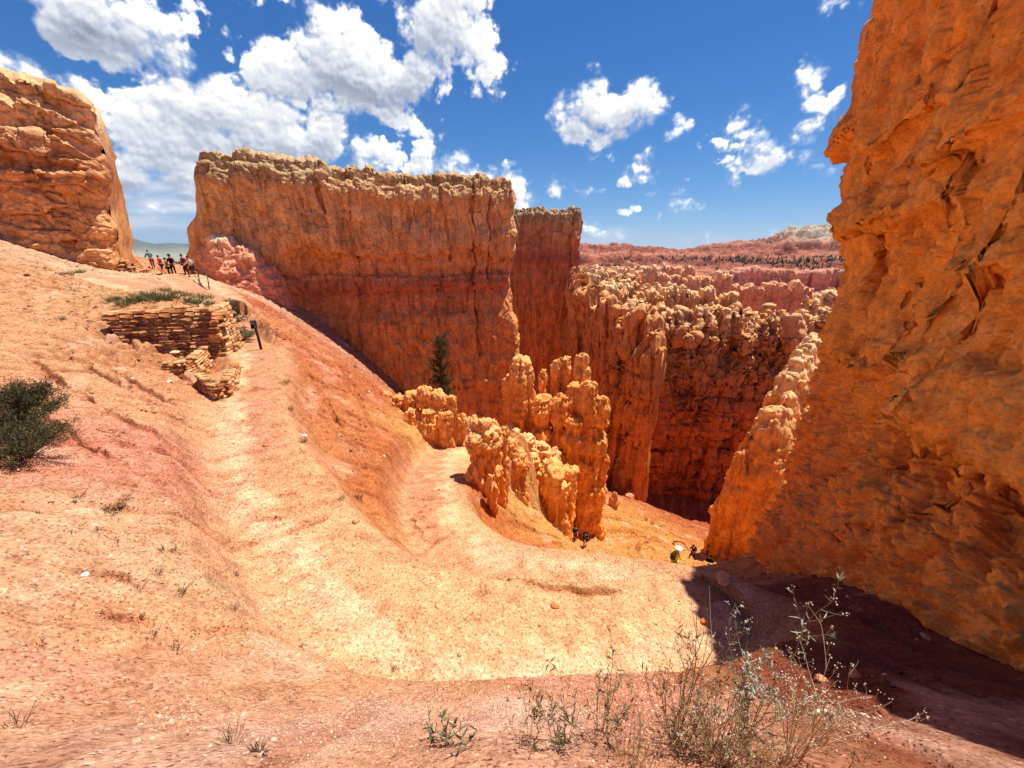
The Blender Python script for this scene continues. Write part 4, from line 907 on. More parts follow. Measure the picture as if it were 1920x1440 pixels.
p1 = scatter_far(46000, (8, 43), (420, 1150), lambda x, y, z, a, q: sstep(0.02, 0.3, fbm(x / 130, y / 90, .3, 3, .5, 51)) * sstep(-.058, -.050, z / y) * sstep(-.018, -.026, z / y) * np.where(a < 31, .8, .3))
p2 = scatter_far(26000, (10, 43), (1050, 1700), lambda x, y, z, a, q: np.where(a > 33.6, 0.9, 0.25) * sstep(-0.1, 0.25, fbm(x / 160, y / 160, .3, 3, .5, 53)) * sstep(1190, 1260, q * np.cos(np.radians(a))))
p3 = scatter_far(5000, (30, 43), (800, 1250), lambda x, y, z, a, q: 0.5 * sstep(0.0, 0.3, fbm(x / 60, y / 60, .3, 3, .5, 54)))
pr_ = np.concatenate([p1, p2, p3]); 
cone_trees('forest', pr_, rng.uniform(1.8, 5.5, len(pr_)), 'dark conifers dotted over the far pink canyon slopes and rim')
p4 = scatter_far(2600, (-46, -34), (185, 300), lambda x, y, z, a, q: sstep(-.25, .1, fbm(x / 18, y / 18, .3, 3, .5, 55)) * sstep(190, 215, q))
p5 = scatter_far(500, (-45, -36), (70, 150), lambda x, y, z, a, q: 0.2 + 0 * x)
pl_ = np.concatenate([p4, p5])
cone_trees('forest', pl_, rng.uniform(1.6, 3.6, len(pl_)), 'dark pine wood on the low ridge seen through the gap', col=(34, 44, 34))
# two broken red scarps on the amphitheatre floor
ST_S = [(-70, (160, 78, 60)), (-40, (150, 68, 54)), (-26, (168, 86, 68)), (-18, (184, 112, 90))]
def scarp(spine, seed, label):
    o = loaf('rock_scarp', spine, nq=360, nz=70, ncap=8, nb=8, cap=8, mat=M_far, seed=seed, disp=dict(lump=(2.5, 18), flute=(2.2, 6.0), strata=(1.0, 7.0), fine=(0.8, 3)), stops=ST_S,
        crest=[(22, 2.5, 2.0, seed), (7, 1.5, 2.0, seed + 1)], col=(14, 3.0, 0.0), streak=0.4, cscale=8.0, top=((186, 118, 92), 0.6), prof=lambda q, z, d, L: 0.25 * d)
    return tag(o, label, 'rock scarp')
scarp([(176, 345, vz(522, 345), -70, 6, 15), (210, 345, vz(508, 345), -70, 6, 15), (260, 340, vz(504, 340), -70, 6, 15), (340, 310, vz(506, 310), -70, 6, 15)], 121, 'long dark red scarp with a level top, far beyond the spires')
scarp([(300, 640, vz(489, 640), -60, 8, 20), (380, 640, vz(484, 640), -60, 9, 20), (480, 600, vz(480, 600), -60, 9, 20)], 127, 'upper maroon scarp below the pale corner of the far rim')

# the air itself: thin blue haze between here and the far valley
mb_h = bpy.data.materials.new('haze'); mb_h.use_nodes = True; nh = mb_h.node_tree; nh.nodes.remove(nh.nodes['Principled BSDF'])
pv = N(nh, 'ShaderNodeVolumePrincipled', Density=2.8e-5); pv.inputs['Color'].default_value = (0.72, 0.84, 1.0, 1); pv.inputs['Anisotropy'].default_value = 0.2
nh.links.new(pv.outputs[0], nh.nodes['Material Output'].inputs['Volume'])
x0, x1, y0, y1, z0, z1 = -44000, 44000, -3000, 44000, -900, 900
hv = np.array([(x, y, z) for x in (x0, x1) for y in (y0, y1) for z in (z0, z1)], float)
tag(link('haze', raw_mesh('haze', hv, [(0, 1, 3, 2), (4, 6, 7, 5), (0, 4, 5, 1), (2, 3, 7, 6), (0, 2, 6, 4), (1, 5, 7, 3)], None, mb_h, smooth=False)), kind='stuff')

# ------------------------------------------------------------------ small builders
class MB:
    def __init__(s): s.V, s.Q, s.T, s.C, s.n = [], [], [], [], 0
    def add(s, V, Q=None, T=None, c=(1, 1, 1)):
        V = np.asarray(V, float); 
        if Q is not None and len(Q): s.Q.append(np.asarray(Q, int) + s.n)
        if T is not None and len(T): s.T.append(np.asarray(T, int) + s.n)
        s.V.append(V); c = np.asarray(c, float); s.C.append(np.tile(c, (len(V), 1)) if c.ndim == 1 else c); s.n += len(V)
    def tube(s, pts, r, k=6, c=(1, 1, 1), cap=True):
        p = np.asarray(pts, float); n = len(p); r = np.broadcast_to(np.asarray(r, float), (n,))
        t = np.gradient(p, axis=0); t /= np.linalg.norm(t, axis=1)[:, None] + 1e-9
        a = np.where(np.abs(t[:, 2:3]) < 0.9, [[0, 0, 1.0]], [[1.0, 0, 0]]); u = np.cross(t, a); u /= np.linalg.norm(u, axis=1)[:, None] + 1e-9; v = np.cross(t, u)
        th = np.linspace(0, 2 * pi, k, endpoint=False)
        V = p[:, None] + r[:, None, None] * (np.cos(th)[None, :, None] * u[:, None] + np.sin(th)[None, :, None] * v[:, None])
        i = np.arange(n - 1)[:, None] * k; j = np.arange(k)[None]
        Q = np.stack([i + j, i + (j + 1) % k, i + k + (j + 1) % k, i + k + j], -1).reshape(-1, 4)
        T = None
        V = V.reshape(-1, 3)
        if cap:
            V = np.r_[V, [p[0], p[-1]]]; jj = np.arange(k); m = n * k
            T = np.r_[np.stack([(jj + 1) % k, jj, 0 * jj + m], -1), np.stack([(n - 1) * k + jj, (n - 1) * k + (jj + 1) % k, 0 * jj + m + 1], -1)]
        s.add(V, Q, T, c)
    def box(s, c, size, R3=None, col=(1, 1, 1), bev=0.0):
        c = np.asarray(c, float); h = np.asarray(size, float) / 2
        b = min(bev, 0.9 * h.min()); pts = []
        for sx in (-1, 1):
            for sy in (-1, 1):
                for sz in (-1, 1):
                    sg = np.array([sx, sy, sz]); pts.append(sg)
        if b <= 0:
            V = np.array(pts) * h; Q = [(0, 1, 3, 2), (4, 6, 7, 5), (0, 4, 5, 1), (2, 3, 7, 6), (0, 2, 6, 4), (1, 5, 7, 3)]; T = None
        else:
            V = []; 
            for sg in pts:
                for ax in range(3):
                    q = sg * (h - b); q[ax] = sg[ax] * h[ax]; V.append(q)
            V = np.array(V); f = lambda i, a: i * 3 + a
            Q = [tuple(f(i, 0) for i in (0, 1, 3, 2)), tuple(f(i, 0) for i in (4, 6, 7, 5)), tuple(f(i, 1) for i in (0, 4, 5, 1)), tuple(f(i, 1) for i in (2, 3, 7, 6)), tuple(f(i, 2) for i in (0, 2, 6, 4)), tuple(f(i, 2) for i in (1, 5, 7, 3))]
            for i, j, a, bb in ((0, 1, 0, 1), (2, 3, 0, 1), (4, 5, 0, 1), (6, 7, 0, 1), (0, 2, 0, 2), (1, 3, 0, 2), (4, 6, 0, 2), (5, 7, 0, 2), (0, 4, 1, 2), (1, 5, 1, 2), (2, 6, 1, 2), (3, 7, 1, 2)):
                Q.append((f(i, a), f(j, a), f(j, bb), f(i, bb)))
            T = [(f(i, 0), f(i, 1), f(i, 2)) for i in range(8)]
        if R3 is not None: V = V @ np.asarray(R3).T
        s.add(V + c, Q, T, col)
    def blob(s, c, r, col=(1, 1, 1), nu=10, nv=7, sc=(1, 1, 1), R3=None, noise=0.0, seed=0):
        th = np.linspace(0, 2 * pi, nu, endpoint=False); ph = np.linspace(0, pi, nv)
        V = np.stack([np.sin(ph)[None] * np.cos(th)[:, None], np.sin(ph)[None] * np.sin(th)[:, None], np.cos(ph)[None] + 0 * th[:, None]], -1).reshape(-1, 3)
        if noise: V = V * (1 + noise * fbm(V[:, 0] * 1.5 + seed, V[:, 1] * 1.5, V[:, 2] * 1.5, 3)[:, None])
        V = V * r * np.asarray(sc)
        if R3 is not None: V = V @ np.asarray(R3).T
        s.add(V + np.asarray(c, float), grid_faces(nu, nv, True), None, col)
    def blades(s, base, d, L, W, col, bend=0.3, seg=3):
        """many tapering leaves at once: base (n,3), direction (n,3), length, width, colour (n,3)"""
        base, d = np.asarray(base, float), np.asarray(d, float); n = len(base)
        if n == 0: return
        d = d / (np.linalg.norm(d, axis=1)[:, None] + 1e-9); L = np.broadcast_to(L, (n,)); W = np.broadcast_to(W, (n,))
        a = rng.normal(size=(n, 3)); sd = np.cross(d, a); sd /= np.linalg.norm(sd, axis=1)[:, None] + 1e-9
        dn = np.cross(sd, d); rows = []
        for k in range(seg + 1):
            t = k / seg; w = W * (np.sin(pi * min(t * 0.85 + 0.12, 1)) if k < seg else 0.04)
            c = base + d * (L * t)[:, None] + dn * (bend * L * t * t)[:, None]
            rows += [c - sd * (w / 2)[:, None], c + sd * (w / 2)[:, None]]
        V = np.stack(rows, 1); m = 2 * (seg + 1); F = [(2 * k, 2 * k + 1, 2 * k + 3, 2 * k + 2) for k in range(seg)]
        Q = (np.array(F)[None] + (np.arange(n) * m)[:, None, None]).reshape(-1, 4)
        s.add(V.reshape(-1, 3), Q, None, np.repeat(col, m, 0))
    def build(s, name, mat, parent=None, smooth=True, base=None):
        if not s.V: return None
        V = np.concatenate(s.V); Q = np.concatenate(s.Q) if s.Q else None; T = np.concatenate(s.T) if s.T else None
        if base is not None: V = V - np.asarray(base)
        me = raw_mesh(name, V, Q, np.clip(np.concatenate(s.C), 0.005, 0.97), mat, T, smooth)
        return link(name, me, parent, tuple(base) if base is not None and parent is None else None)
def thing(name, loc, label, cat, group=None):
    o = bpy.data.objects.new(name, None); COL.objects.link(o); o.location = loc; o.empty_display_size = 0.2
    return tag(o, label, cat, group)
def vcol_mat(name, rough=0.85, bump=0.0, scale=30.0, metal=0.0):
    m, nt, b = new_mat(name)
    at = N(nt, 'ShaderNodeAttribute', attribute_name='Col'); geo = N(nt, 'ShaderNodeNewGeometry')
    n = N(nt, 'ShaderNodeTexNoise', Scale=scale, Detail=6.0); nt.links.new(geo.outputs['Position'], n.inputs['Vector'])
    c = mixc(nt, 1.0, at.outputs['Color'], ramp(nt, n.outputs[0], [(0.3, (.72, .7, .68)), (0.7, (1.2, 1.2, 1.2))]), 'MULTIPLY')
    nt.links.new(c, b.inputs['Base Color']); b.inputs['Roughness'].default_value = rough; b.inputs['Metallic'].default_value = metal
    if bump:
        bp = N(nt, 'ShaderNodeBump', Strength=bump, Distance=0.02); nt.links.new(n.outputs[0], bp.inputs['Height']); nt.links.new(bp.outputs[0], b.inputs['Normal'])
    return m
M_wood = vcol_mat('weathered_wood', 0.8, 0.4, 40)
M_block = vcol_mat('wall_stone', 0.9, 0.8, 14)
M_metal = vcol_mat('painted_metal', 0.45, 0.0, 20, 0.6)
M_cloth = vcol_mat('cloth', 0.9, 0.0, 60)
M_skin = vcol_mat('skin', 0.6, 0.0, 60)
M_foliage = leaf_mat('foliage', None, 0.25)
M_stem = vcol_mat('stem', 0.8)

# ------------------------------------------------------------------ dry stone walls
def dry_wall(name, path, label, course=0.13, thick=0.45, batter=0.10, length=(0.22, 0.62), seed=0, cap=True):
    """path rows: x, y, z foot, z top.  Courses of uneven flat stones laid along it, each bevelled and set a little in or out"""
    r = np.random.default_rng(100 + seed); p = np.array(path, float)
    seg = np.r_[0, np.cumsum(np.hypot(np.diff(p[:, 0]), np.diff(p[:, 1])))]; L = seg[-1]; mb = MB()
    zlo, zhi = p[:, 2].min() - 0.25, p[:, 3].max()
    z = zlo; palette = [(214, 156, 102), (198, 134, 82), (222, 168, 114), (186, 120, 74), (206, 154, 106), (170, 106, 66)]
    while z < zhi:
        h = course * r.uniform(0.6, 1.45); q = -r.uniform(0, 0.3)
        while q < L:
            l = r.uniform(*length) * (1.5 if r.random() < .2 else 1); qc = q + l / 2
            if qc < L + 0.1:
                qq = min(max(qc, 0), L); f = [np.interp(qq, seg, p[:, k]) for k in range(4)]
                if z + h * 0.5 > f[2] - 0.25 and z + h * 0.6 < f[3] + 0.03 * r.normal():
                    e = 0.05; t = np.array([np.interp(qq + e, seg, p[:, k]) - np.interp(qq - e, seg, p[:, k]) for k in (0, 1)]); t /= np.linalg.norm(t) + 1e-9
                    nrm = np.array([t[1], -t[0]]); off = -batter * (z - f[2]) + r.normal() * 0.007
                    a = 0; tilt = r.normal() * 0.012
                    X = np.array([t[0], t[1], tilt]); Y = np.array([-nrm[0], -nrm[1], r.normal() * .03]); Z = np.array([-tilt * t[0], -tilt * t[1], 1.0])
                    c = np.array([f[0] + nrm[0] * off, f[1] + nrm[1] * off, z + h / 2])
                    col = lin(palette[r.integers(len(palette))]) * r.uniform(.7, 1.2)
                    mb.box(c, (l * 0.97, thick * r.uniform(.8, 1.05), h * 0.94), np.stack([X, Y, Z], 1), col, bev=min(0.028, h * .25))
            q += l
        z += h
    V = np.concatenate(mb.V); V += 0.012 * np.stack([fbm(V[:, 0] * 6 + k * 9, V[:, 1] * 6, V[:, 2] * 6, 2) for k in range(3)], -1); mb.V = [V]; mb.C = [np.concatenate(mb.C)]
    b = np.array([V[:, 0].mean(), V[:, 1].mean(), V[:, 2].min()])
    o = mb.build(name, M_block, smooth=False, base=b)
    return tag(o, label, 'stone wall')
dry_wall('retaining_wall', [(-15.5, 14.45, -3.0, -2.36), (-15.2, 14.55, -3.3, -2.32), (-14.0, 14.8, -4.0, -2.28), (-12.9, 15.05, -4.6, -2.24), (-12.1, 15.3, -4.9, -2.2), (-12.2, 15.9, -4.8, -2.25), (-12.7, 17.0, -4.4, -2.35)],
         'tall dry stone retaining wall with a grassy top, left of the trail sign', 0.125, batter=0.12, seed=1)
def foot_path(uvs, h, zt=None):
    out = []
    for u, v in uvs:
        x, y, z = G(u, v); out.append((x, y, z - 0.1, z + h if zt is None else zt))
    return out
fp = foot_path([(318, 696), (345, 700), (366, 697), (382, 684), (386, 668)], 0.5)
zt = max(p[2] for p in fp) + 0.45
dry_wall('retaining_wall', [(x, y, z, zt) for x, y, z, _ in fp], 'low curved stone ledge at the foot of the tall retaining wall', 0.10, 0.3, 0.05, (0.16, 0.4), seed=2)
fp = foot_path([(378, 722), (392, 738), (412, 748), (430, 742), (441, 722), (446, 694)], 0.5)
zt = max(p[2] for p in fp) + 0.42
dry_wall('retaining_wall', [(x, y, z - 0.1, zt) for x, y, z, _ in fp], 'small rounded stone planter wall bulging beside the trail', 0.09, 0.28, 0.06, (0.14, 0.34), seed=3)
a_, b_ = P(228, 510, 31), P(292, 517, 33)
dry_wall('parapet_wall', [(a_[0], a_[1], a_[2] - .2, a_[2] + 1.1), (a_[0] + .6, a_[1] + .3, a_[2] - .2, a_[2] + .95), (b_[0] - 1.2, b_[1], b_[2] - .2, b_[2] + .75), (b_[0], b_[1], b_[2] - .2, b_[2] + .35)], 'stepped stone parapet at the foot of the tan bluff by the hikers', 0.14, 0.5, 0.03, (0.3, 0.7), seed=4)

# ------------------------------------------------------------------ trail sign and hand rails
sx_, sy_, sz_ = G(490, 655)
sg = thing('trail_sign', (sx_, sy_, sz_), 'dark wooden trail sign post casting a short shadow beside the path', 'sign')
mb = MB(); lean = np.array([-0.03, 0, 1.0]); lean /= np.linalg.norm(lean)
mb.tube([np.array([0, 0, -.2]), lean * 0.5, lean * 1.22], 0.055, 8, lin((66, 46, 38))); mb.build('post', M_wood, sg)
mb = MB(); mb.box(lean * 1.13 + np.array([0.0, -0.075, 0]), (0.24, 0.035, 0.36), np.array([[.92, -.38, 0], [.38, .92, 0], [0, 0, 1]]), lin((58, 44, 40)), 0.012); mb.build('panel', M_wood, sg)
def rail(loc, pts_list, label):
    t = thing('hand_rail', loc, label, 'hand rail')
    for nm, pts, r in pts_list:
        mb = MB(); mb.tube(pts, r, 8, lin((92, 82, 76))); mb.build(nm, M_metal, t)
    return t
rx, ry, rz = G(392, 548, 20)
def rr_(u, v, Z): p = P(u, v, Z); return np.array(p) - np.array((rx, ry, rz))
rail((rx, ry, rz), [('post', [rr_(374, 527, 29.5), rr_(370, 503, 29)], 0.035), ('post', [rr_(393, 546, 26), rr_(389, 520, 26)], 0.035),
    ('top_bar', resample([rr_(366, 503, 31), rr_(370, 502, 29.4), rr_(380, 505, 28.6), rr_(387, 511, 27), rr_(389, 520, 26.2), rr_(392, 535, 26.0)], 0.1), 0.035)], 'curved metal hand rail with the hooped end, on the drop side of the upper trail')
rail((rx, ry, rz), [('post', [rr_(383, 546, 26.5), rr_(372, 527, 28.5)], 0.03), ('lower_bar', [rr_(364, 516, 30.5), rr_(376, 530, 28.2), rr_(384, 546, 26.3), rr_(394, 547, 25.8)], 0.03)], 'lower slanting bar of the metal rail beside the hiker with the pack')

# ------------------------------------------------------------------ plants
def unit(n): v = rng.normal(size=(n, 3)); return v / np.linalg.norm(v, axis=1)[:, None]
def shrub(name, loc, r, h, cols, label, cat='shrub', nstem=26, nleaf=1500, leaf=(0.05, 0.012), group=None, stemc=(92, 76, 60), lean=(0, 0), needle=False, up=0.3):
    t = thing(name, loc, label, cat, group); ms, ml = MB(), MB(); cols = np.array([lin(c) for c in cols])
    per = max(nleaf // nstem, 3)
    for _ in range(nstem):
        a = rng.uniform(0, 2 * pi); k = rng.uniform(0.15, 1.0) ** .6; e = np.array([cos(a) * r * k + lean[0] * h, sin(a) * r * k + lean[1] * h, h * rng.uniform(0.45, 1.0) * (1.15 - 0.55 * k)])
        b = np.array([cos(a) * r * .12, sin(a) * r * .12, -0.05]); mid = b * .5 + e * .5 + np.array([0, 0, h * .15]) + rng.normal(0, .05 * h, 3)
        tt = np.linspace(0, 1, 7)[:, None]; pts = (1 - tt) ** 2 * b + 2 * tt * (1 - tt) * mid + tt * tt * e
        ms.tube(pts, np.linspace(0.012, 0.004, 7) * max(h, .25) * 1.3, 5, lin(stemc) * rng.uniform(.7, 1.2))
        s = rng.uniform(0.35, 1.0, per) ** .7; i = s * 6; i0 = np.minimum(i.astype(int), 5); f = (i - i0)[:, None]
        p = pts[i0] * (1 - f) + pts[i0 + 1] * f + rng.normal(0, 0.05 * r + 0.01, (per, 3))
        d = unit(per) + np.array([0, 0, up]) + (e - b) * .5 / max(h, .1)
        c = cols[rng.integers(len(cols), size=per)] * rng.uniform(.6, 1.3, (per, 1))
        ml.blades(p, d, leaf[0] * rng.uniform(.6, 1.3, per), leaf[1], c, 0.2, 2)
    ms.build('stems', M_stem, t); ml.build('leaves', M_foliage, t)
    return t
def tuft(loc, r, h, n, cols, label, cat='grass tuft', group=None, name='grass_tuft'):
    mb = MB(); cols = np.array([lin(c) for c in cols]); a = rng.uniform(0, 2 * pi, n); k = rng.uniform(0, 1, n) ** .5
    b = np.stack([np.cos(a) * r * .45 * k, np.sin(a) * r * .45 * k, 0 * a - 0.01], -1); d = np.stack([np.cos(a) * k * .9, np.sin(a) * k * .9, np.ones(n)], -1) + rng.normal(0, .18, (n, 3))
    mb.blades(b, d, h * rng.uniform(.5, 1.15, n), 0.009 * max(h, .10) / .3 + .0015, cols[rng.integers(len(cols), size=n)] * rng.uniform(.6, 1.3, (n, 1)), 0.35, 3)
    o = mb.build(name, M_foliage); o.location = loc
    return tag(o, label, cat, group)
SAGE = [(128, 122, 84), (104, 104, 70), (150, 142, 100), (92, 88, 60)]; DRY = [(140, 112, 74), (110, 84, 58), (164, 134, 92), (84, 66, 46)]; GRN = [(84, 98, 52), (110, 118, 66), (66, 82, 44)]
shrub('shrub', G(28, 806), 0.85, 0.95, [(84, 84, 50), (64, 66, 40), (104, 98, 60), (70, 60, 44)], 'big dark bushy shrub cut by the edge of the photo, on the dirt bank', nstem=90, nleaf=17000, leaf=(0.06, 0.010), stemc=(96, 78, 62), up=0.5)
shrub('shrub', G(30, 862), 0.75, 0.7, [(84, 84, 50), (66, 64, 42), (104, 98, 60)], 'lower sprawling dark shrub just below the big bushy one', nstem=56, nleaf=8000, leaf=(0.05, 0.010), stemc=(110, 92, 74), up=0.4)
shrub('dry_shrub', G(222, 950), 0.20, 0.20, DRY, 'dead brown twiggy shrub lying on the boundary of pink and pale earth', nstem=22, nleaf=420, leaf=(0.04, 0.006), lean=(0.4, -.2))
shrub('shrub', G(452, 640), 0.75, 0.75, SAGE, 'grey green bush at the bend of the trail, under the young pine', nstem=36, nleaf=4200, leaf=(0.07, 0.014))
shrub('shrub', G(390, 722), 0.28, 0.22, SAGE, 'small grey bush growing inside the rounded stone planter', nstem=20, nleaf=600, leaf=(0.05, 0.010))
# young pine by the bend, tall pine under the wall
def pine(loc, h, r, label, n_whorl, nb, nneedle, nlen, bare=0.12, cols=((58, 74, 40), (76, 90, 48), (46, 60, 34), (98, 104, 58)), power=0.9, gap=0.0):
    t = thing('pine_tree', loc, label, 'tree'); mt, mb_, ml = MB(), MB(), MB(); cols = np.array([lin(c) for c in cols])
    zz = np.linspace(0, 1, 12); wob = 0.02 * h * np.stack([n1(zz * 3, 4), n1(zz * 3, 9)], -1)
    tr = np.stack([wob[:, 0], wob[:, 1], zz * h - 0.3 * (zz == 0)], -1); mt.tube(tr, np.interp(zz, [0, 1], [0.022 * h, 0.003 * h]), 8, lin((92, 70, 52)))
    for k in range(n_whorl):
        f = bare + (1 - bare) * (k + rng.uniform(0, .6)) / n_whorl; z = f * h; rad = r * (1 - ((f - bare) / (1 - bare))) ** power * (0.75 + .5 * rng.random())
        c0 = np.array([np.interp(f, zz, tr[:, 0]), np.interp(f, zz, tr[:, 1]), z])
        for b in range(nb):
            if rng.random() < gap: continue
            a = rng.uniform(0, 2 * pi); L = max(rad * rng.uniform(.55, 1.1), 0.06 * h); up = rng.uniform(-.1, .45) + .5 * f
            e = c0 + np.array([cos(a) * L, sin(a) * L, up * L]); mid = (c0 + e) / 2 + np.array([0, 0, -.08 * L])
            tt = np.linspace(0, 1, 5)[:, None]; pts = (1 - tt) ** 2 * c0 + 2 * tt * (1 - tt) * mid + tt * tt * e
            mb_.tube(pts, np.linspace(.006, .002, 5) * h * .6, 4, lin((84, 66, 50)))
            m = max(int(nneedle * L / r), 8); s = rng.uniform(.25, 1.05, m); i = np.clip(s * 4, 0, 3.999); i0 = i.astype(int); g = (i - i0)[:, None]
            p = pts[i0] * (1 - g) + pts[i0 + 1] * g + rng.normal(0, .05 * r, (m, 3)); d = unit(m) + (e - c0) / L * .8 + np.array([0, 0, .35])
            ml.blades(p, d, nlen * rng.uniform(.7, 1.3, m), nlen * .16, cols[rng.integers(len(cols), size=m)] * rng.uniform(.55, 1.3, (m, 1)), .1, 2)
    mt.build('trunk', M_wood, t); mb_.build('branches', M_wood, t); ml.build('needles', M_foliage, t)
    return t
pine(G(440, 622), 1.55, 0.62, 'young pine sapling at the right end of the tall stone wall', 12, 5, 60, 0.13, bare=0.25, power=0.7)
px_, py_, pz_ = PY(838, 790, 34.5); pz_ = min(pz_, gz(px_, py_))
ptop = PY(826, 632, 34.5)[2]
pine((px_ - .3, py_, pz_), ptop - pz_, 1.7, 'slender tall pine standing in front of the great rock wall', 34, 6, 46, 0.34, bare=0.15, power=0.62, gap=0.12)
bz = 8.5
shrub('shrub', PY(462, 286, 40.6), 0.42, 0.45, [(60, 62, 40), (80, 80, 50)], 'tiny dark bush on the top edge of the great rock wall', nstem=14, nleaf=500, leaf=(0.10, 0.05))
shrub('shrub', PY(476, 290, 41.0), 0.25, 0.22, [(70, 70, 44)], 'tinier scrub right of the dark bush on the wall top', nstem=8, nleaf=160, leaf=(0.09, 0.04))
SPOTS = [(215, 566, .45, 'leftmost'), (235, 572, .5, 'second from the left'), (262, 566, .55, 'third from the left'), (282, 562, .7, 'fourth from the left'), (300, 566, .65, 'fifth from the left'), (322, 564, .6, 'sixth from the left'), (345, 568, .5, 'seventh from the left'), (368, 570, .5, 'eighth from the left'), (392, 572, .42, 'rightmost')]
for u, v, s, w_ in SPOTS:
    tuft(G(u, v), s * .9, s * .75, 260, SAGE + GRN, w_ + ' grey green bunch grass along the top of the tall stone wall', group='bunch grass on the wall top')
for k, (u, v) in enumerate([(330, 551), (350, 555), (372, 558), (390, 560), (310, 546), (150, 512), (128, 517)]):
    tuft(G(u, v), .5, .32, 160, GRN + SAGE, ['grass clump below the hikers on the trail edge', 'second grass clump right of the first under the hikers', 'grass clump near the lower end of the rail', 'last grass clump by the corner of the wall top', 'grass clump left of the others under the hikers', 'dry grass clump near the foot of the tan bluff, right one', 'dry grass clump near the foot of the tan bluff, left one'][k], group='grass along the upper trail')
TUFTS = [(118, 600, .22, 'small dark weed high on the bank left of the stone wall'), (300, 680, .16, 'weed just left of the curved stone ledge'), (245, 727, .14, 'weed on the bank halfway between shrub and planter'), (240, 800, .10, 'weed in the middle of the pink bank'), (150, 930, .13, 'pair of dead sprigs above the pale earth band'), (45, 985, .10, 'sprig on the pale earth at the left edge'), (68, 965, .10, 'sprig on the pale band near the left edge'), (135, 1005, .10, 'sprig on the pale earth above the gully'),
    (185, 995, .12, 'spiky tuft on the pale earth below the dead twigs'), (212, 1020, .13, 'spiky tuft right of the first on pale earth'), (305, 1032, .12, 'dark spiky tuft, left of a close pair'), (325, 1032, .12, 'dark spiky tuft, right of a close pair'), (292, 1078, .17, 'spreading tuft above the dark gully'), (256, 1108, .16, 'leafy tuft on the lip of the dark gully'), (340, 1112, .12, 'thin tuft at the right end of the gully'), (442, 1080, .12, 'thin sprig near the trail edge'), (435, 1145, .14, 'thin sprig below the gullies'),
    (325, 1222, .14, 'dark tuft at the end of the second gully'), (285, 1195, .13, 'curled dead sprig above the dark tuft'), (432, 1395, .15, 'leafy green tuft on the near pebbly ground'), (30, 1365, .16, 'thin sprig at the near left corner'), (565, 1215, .10, 'sprig at the foot of the bank near the trail'), (740, 1255, .10, 'tiny sprig on the near gravel'), (484, 1412, .09, 'little sprig right of the leafy tuft'),
    (535, 720, .34, 'straw grass on the trail edge below the sign'), (545, 770, .30, 'straw grass lower on the trail edge'), (665, 690, .3, 'grey tuft on the crest before the great wall'), (568, 830, .22, 'grey weed beside a white stone on the slope'), (672, 935, .26, 'dark dead weed on the slope between the trails'), (640, 935, .18, 'small weed left of the dead weed'), (975, 880, .28, 'green weed at the base of the stubby hoodoo'), (1050, 1000, .55, 'grey bush at the foot of the squat hoodoo'), (1210, 975, .5, 'grey bush high on the sunny slope'), (1240, 990, .5, 'grey bush lower on the sunny slope'), (1222, 983, .4, 'small weed between the slope bushes')]
for u, v, s, l in TUFTS:
    x, y, z = G(u, v); straw = 'straw' in l
    s = s * .72
    tuft((x, y, z), s * .9, s, 46 if s < .15 else 90, ([(196, 160, 100), (170, 130, 80)] if straw else ([(96, 92, 60), (70, 62, 44), (120, 108, 70)] if s >= .2 else [(96, 84, 58), (120, 108, 74), (84, 66, 48)])), l)

